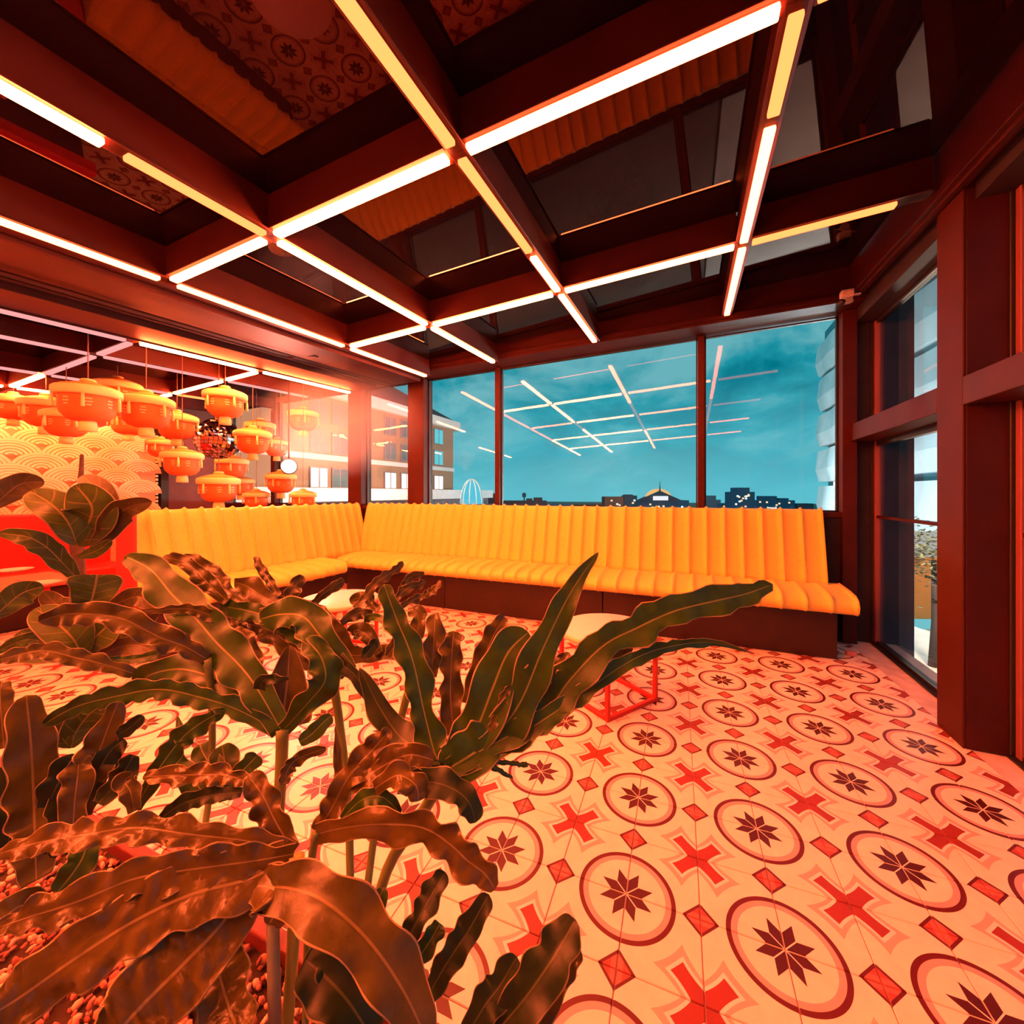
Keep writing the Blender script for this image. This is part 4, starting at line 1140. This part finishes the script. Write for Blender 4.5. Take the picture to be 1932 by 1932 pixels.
# folded bronze leaf right of centre
leaf(PH, [
    (c8((200, 1190), (330, 1160), (480, 1150), (620, 1165), (720, 1225), (790, 1290), (860, 1345), (900, 1405)), 62 * K8, (.70, .66), LC, kw(wave=.25)),
    (c8((520, 1000), (640, 985), (740, 1015), (800, 1070), (822, 1145)), 50 * K8, (.74, .70), LD, kw(wave=.15)),
    (c8((200, 1180), (260, 1090), (330, 960), (420, 860), (490, 780)), 46 * K8, (.71, .78), LC, kw(wave=.3)),
    (c8((300, 1090), (288, 950), (275, 765)), 26 * K8, (.74, .80), LC, kw(wave=.3, shape='taper')),
    (c8((300, 1130), (380, 1055), (460, 1045), (530, 1110)), 30 * K8, (.72, .72), LG, kw(wave=.15)),
    (c8((330, 1010), (450, 930), (560, 880), (660, 900)), 48 * K8, (.74, .76), LC, kw(wave=.3)),
    (c8((430, 1010), (520, 960), (590, 1000), (600, 1060)), 48 * K8, (.72, .70), LC, kw(wave=.3)),
    (c8((640, 910), (760, 900), (860, 915), (970, 970)), 12 * K8, (.80, .84), LG, kw(wave=.2)),
    (c8((700, 925), (850, 905), (1000, 915), (1030, 920)), 10 * K8, (.81, .85), LG, kw(wave=.2)),
], stalk=[(596, 1570, .70), (585, 1650, .69), (580, 1750, .67), (575, 1990, .62)], stalk_r=.006, seed=7)
# lower right fingers
leaf(PH, [
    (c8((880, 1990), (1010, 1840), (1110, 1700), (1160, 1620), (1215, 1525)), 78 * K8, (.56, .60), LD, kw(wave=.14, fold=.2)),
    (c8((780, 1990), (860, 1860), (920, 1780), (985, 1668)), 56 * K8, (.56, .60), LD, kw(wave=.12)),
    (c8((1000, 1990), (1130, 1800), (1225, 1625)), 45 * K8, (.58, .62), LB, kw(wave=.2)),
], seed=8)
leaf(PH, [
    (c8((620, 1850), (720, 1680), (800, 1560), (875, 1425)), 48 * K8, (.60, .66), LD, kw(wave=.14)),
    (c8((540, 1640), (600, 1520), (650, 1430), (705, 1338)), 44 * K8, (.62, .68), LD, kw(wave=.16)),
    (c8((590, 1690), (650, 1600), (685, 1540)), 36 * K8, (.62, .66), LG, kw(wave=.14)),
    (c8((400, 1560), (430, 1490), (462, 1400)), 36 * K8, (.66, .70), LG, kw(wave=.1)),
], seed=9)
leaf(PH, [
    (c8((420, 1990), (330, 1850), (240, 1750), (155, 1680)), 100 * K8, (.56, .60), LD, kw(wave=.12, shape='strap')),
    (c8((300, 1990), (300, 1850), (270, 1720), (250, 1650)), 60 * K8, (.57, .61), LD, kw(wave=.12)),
], seed=10)

# ---- support stake
b = MB(); b.tube([atd(514, 1715, .59), atd(520, 1990, .56)], .0085, 8)
tag(b.build('plant_stake', STALK_P), 'pale grey-green stake standing beside the yellow leaf stalk', 'stake')

# ---- fiddle-leaf fig
FIG = tag(empty('fiddle_leaf_fig', (-1.36, .47, .30)), 'fiddle-leaf fig with broad veined leaves at the left', 'plant')
figl = [
    (c9((775, 1000), (690, 790), (530, 610), (300, 465)), 215 * K9, (1.0, .96), FG, kw(roll=.5, wave=.05, fold=.25, shape='fig')),
    (c9((780, 1010), (880, 830), (930, 620), (760, 400)), 215 * K9, (1.03, 1.0), FG, kw(roll=-.3, wave=.04, fold=.1, shape='fig')),
    (c9((990, 920), (1040, 700), (1000, 480), (830, 310)), 135 * K9, (1.08, 1.12), FB, kw(wave=.04, shape='fig')),
    (c9((930, 1030), (1080, 880), (1200, 700), (1330, 620), (1540, 568)), 125 * K9, (1.04, 1.04), FB, kw(wave=.06, shape='fig', fold=.3)),
    (c9((-80, 640), (60, 500), (220, 390), (450, 370)), 120 * K9, (.98, 1.05), FB, kw(wave=.05, shape='fig')),
    (c9((800, 1370), (650, 1210), (480, 1040), (280, 930), (-20, 890)), 105 * K9, (1.0, .92), FG, kw(wave=.08, shape='fig')),
    (c9((790, 1130), (900, 1100), (1010, 1050), (1130, 960)), 62 * K9, (1.0, 1.02), FG, kw(wave=.05, shape='fig')),
    (c9((880, 1690), (930, 1560), (960, 1440), (985, 1310)), 240 * K9, (.98, 1.0), FG, kw(wave=.06, shape='spoon', fold=.35)),
    (c9((1080, 1650), (1260, 1570), (1420, 1540), (1600, 1660)), 105 * K9, (1.0, 1.0), FB, kw(wave=.06, shape='fig')),
    (c9((880, 1700), (700, 1640), (560, 1600), (440, 1480)), 95 * K9, (.99, .98), FB, kw(wave=.06, shape='fig')),
    (c9((-80, 1760), (80, 1610), (240, 1490), (440, 1430)), 125 * K9, (.90, .96), FG, kw(wave=.05, shape='fig')),
    (c6((470, 1150), (420, 1050), (330, 960), (200, 870)), 110 * K6, (.92, .90), FG, kw(roll=.4, wave=.06, fold=.2, shape='fig')),
    (c6((470, 1150), (520, 1060), (600, 980), (680, 900)), 100 * K6, (.94, .96), FG, kw(roll=-.4, wave=.06, fold=.2, shape='fig')),
    (c6((470, 1155), (350, 1100), (220, 1080), (112, 1000)), 95 * K6, (.92, .90), FG, kw(wave=.06, shape='fig')),
    (c6((-40, 1130), (100, 1060), (200, 1050), (300, 1090)), 42 * K6, (.86, .90), FG, kw(wave=.1, shape='fig')),
    (c6((520, 1120), (660, 1010), (760, 990), (900, 870)), 60 * K6, (.98, 1.0), FB, kw(wave=.1, shape='fig')),
    (c6((500, 1180), (650, 1100), (780, 1080), (905, 1130)), 55 * K6, (.96, .96), FB, kw(wave=.1, shape='fig')),
    (c7((370, 330), (400, 240), (470, 150), (560, 90)), 75 * K7, (.84, .88), FG, kw(wave=.08, shape='fig')),
    (c7((360, 320), (300, 260), (240, 230), (190, 225)), 60 * K7, (.84, .82), FG, kw(wave=.08, shape='fig')),
]
for k, l in enumerate(figl): leaf(FIG, [l], seed=40 + k)
b = MB(); P = [atd(x, y, d) for x, y, d in catmull([(168, 1010, 1.03), (166, 1070, 1.02), (160, 1140, 1.01), (158, 1230, 1.0), (160, 1330, .99), (170, 1480, .98), (178, 1640, .97), (185, 1720, .96)], 20)]
b.tube(P, [.007 + .008 * min(1, i / 10) for i in range(20)], 10); b.build('trunk', BARK, FIG)
b = MB(); P = [atd(x, y, d) for x, y, d in catmull([(140, 1262, .97), (142, 1300, .97), (150, 1400, .96), (170, 1560, .95), (185, 1700, .95)], 12)]
b.tube(P, [.030, .030, .029, .027, .024, .022, .021, .02, .02, .02, .02, .02], 12); b.build('stump', BARK, FIG)

# ---- long wavy leaves crossing in front of the fig
PW = tag(empty('young_philodendron', (-.85, .30, .30)), 'smaller philodendron with strap-like leaves at the left edge', 'plant')
leaf(PW, [
    (c6((1180, 1160), (1050, 1085), (900, 1030), (700, 930), (480, 900), (330, 910), (218, 948)), 66 * K6, (.90, .80), LB, kw(wave=.28, shape='strap', fold=.2)),
    (c6((1290, 960), (1180, 900), (1050, 870), (880, 880), (700, 900)), 40 * K6, (.96, .92), LB, kw(wave=.25, shape='taper')),
], stalk=[(391, 1244, .90), (400, 1340, .90), (395, 1500, .84), (360, 1720, .74)], stalk_r=.007, seed=60)
leaf(PW, [
    (c6((760, 1240), (600, 1190), (430, 1150), (250, 1110), (80, 1140), (-40, 1175)), 48 * K6, (.84, .74), LB, kw(wave=.15, shape='strap')),
    (c6((905, 1130), (760, 1160), (640, 1160), (560, 1160)), 30 * K6, (.86, .82), LG, kw(wave=.1, shape='taper')),
], seed=61)
leaf(PW, [
    (c7((190, 1020), (182, 800), (175, 600), (160, 300), (135, 55)), 96 * K7, (.72, .80), LB, kw(wave=.14, shape='strap', fold=.08)),
], seed=62)
leaf(PW, [
    (c7((420, 690), (450, 560), (490, 420), (545, 270), (615, 85)), 76 * K7, (.74, .80), LB, kw(wave=.18)),
    (c7((490, 560), (520, 440), (580, 340), (650, 285)), 66 * K7, (.76, .80), LD, kw(wave=.15)),
    (c7((510, 620), (600, 520), (660, 430), (695, 365)), 52 * K7, (.74, .78), LD, kw(wave=.18)),
    (c7((610, 265), (680, 220), (745, 160)), 34 * K7, (.78, .80), LD, kw(wave=.1)),
    (c7((700, 660), (680, 560), (650, 500), (690, 470)), 44 * K7, (.74, .76), LB, kw(wave=.2)),
], seed=63)
leaf(PW, [
    (c7((700, 650), (800, 480), (890, 350), (960, 265), (1060, 190), (1175, 128)), 56 * K7, (.78, .86), LG, kw(wave=.22)),
    (c7((940, 300), (935, 230), (925, 165)), 24 * K7, (.82, .85), LG, kw(wave=.1, shape='taper')),
], seed=64)
leaf(PW, [
    (c7((1185, 600), (1185, 480), (1170, 390), (1155, 315)), 66 * K7, (.84, .88), LG, kw(wave=.1)),
    (c7((1180, 520), (1100, 420), (1060, 360), (1040, 310)), 50 * K7, (.84, .88), LG, kw(wave=.1)),
    (c7((1190, 520), (1270, 440), (1310, 400), (1340, 365)), 50 * K7, (.84, .88), LG, kw(wave=.1)),
    (c7((1100, 600), (1000, 500), (900, 420), (850, 385)), 50 * K7, (.84, .86), LG, kw(wave=.15)),
    (c7((1560, 300), (1620, 260), (1680, 200), (1725, 160)), 40 * K7, (.86, .90), LG, kw(wave=.1)),
], seed=65)
leaf(PW, [
    (c7((380, 760), (390, 600), (405, 470), (410, 380)), 60 * K7, (.72, .76), LB, kw(wave=.2)),
    (c7((240, 640), (300, 520), (350, 430), (410, 370)), 70 * K7, (.74, .78), LD, kw(wave=.15)),
    (c7((300, 1080), (380, 980), (430, 900), (455, 820)), 66 * K7, (.68, .72), LG, kw(wave=.1)),
    (c7((40, 900), (50, 720), (45, 560), (20, 420)), 70 * K7, (.76, .8), LD, kw(wave=.2)),
    (c7((20, 330), (10, 200), (0, 60), (10, -20)), 46 * K7, (.76, .8), LB, kw(wave=.1)),
    (c7((240, 900), (300, 760), (340, 640), (300, 560)), 80 * K7, (.74, .76), LD, kw(wave=.2)),
    (c7((180, 1180), (120, 1150), (60, 1180), (15, 1230)), 80 * K7, (.60, .56), LB, kw(wave=.1)),
], seed=66)

# ---- planter
PB = tag(empty('planter_box', (-1.5, .0, 0)), 'long dark red planter box filled with bark chips under the plants', 'planter')
PM = mat('planter_red', (.16, .025, .02), .5, 0, .4, .15, 10)
px0, px1, py0, py1, pz = -1.3, 1.17, -.35, .56, .30
for q in ((px0, px1, py1 - .03, py1, 0, pz), (px0, px1, py0, py0 + .03, 0, pz), (px0, px0 + .03, py0 + .03, py1 - .03, 0, pz), (px1 - .03, px1, py0 + .03, py1 - .03, 0, pz)):
    b = MB(); b.box(*q); b.build('side_panel', PM, PB, .004, 2)
b = MB(); b.box(px0 + .03, px1 - .03, py0 + .03, py1 - .03, 0.02, pz - .03); b.build('soil', mat('soil', (.05, .03, .02), .9, 0, .2, .3, 40, .5), PB)
b = MB(); rnd = random.Random(5)
ico = [(0, 0, 1), (.894, 0, .447), (.276, .851, .447), (-.724, .526, .447), (-.724, -.526, .447), (.276, -.851, .447), (.724, .526, -.447), (-.276, .851, -.447), (-.894, 0, -.447), (-.276, -.851, -.447), (.724, -.526, -.447), (0, 0, -1)]
icf = [(0, 1, 2), (0, 2, 3), (0, 3, 4), (0, 4, 5), (0, 5, 1), (1, 6, 2), (2, 7, 3), (3, 8, 4), (4, 9, 5), (5, 10, 1), (6, 7, 2), (7, 8, 3), (8, 9, 4), (9, 10, 5), (10, 6, 1), (11, 7, 6), (11, 8, 7), (11, 9, 8), (11, 10, 9), (11, 6, 10)]
for k in range(9000):
    x, y = rnd.uniform(px0 + .04, px1 - .04), rnd.uniform(-.05, py1 - .04)
    s = rnd.uniform(.004, .0085); e = rnd.uniform(.6, 1.2); R3 = Matrix.Rotation(rnd.uniform(0, 6.28), 3, V((rnd.gauss(0, 1), rnd.gauss(0, 1), rnd.gauss(0, 1))).normalized())
    c = V((x, y, pz - .03 + rnd.uniform(.002, .016)))
    b.add([c + R3 @ V((p[0] * s * 1.35, p[1] * s * e, p[2] * s * .7)) for p in ico], icf, rnd.randrange(3), True)
o = b.build('bark_chips', [mat('chip_a', (.50, .20, .12), .7), mat('chip_b', (.25, .08, .05), .7), mat('chip_c', (.70, .42, .28), .7)], PB); o['kind'] = 'stuff'
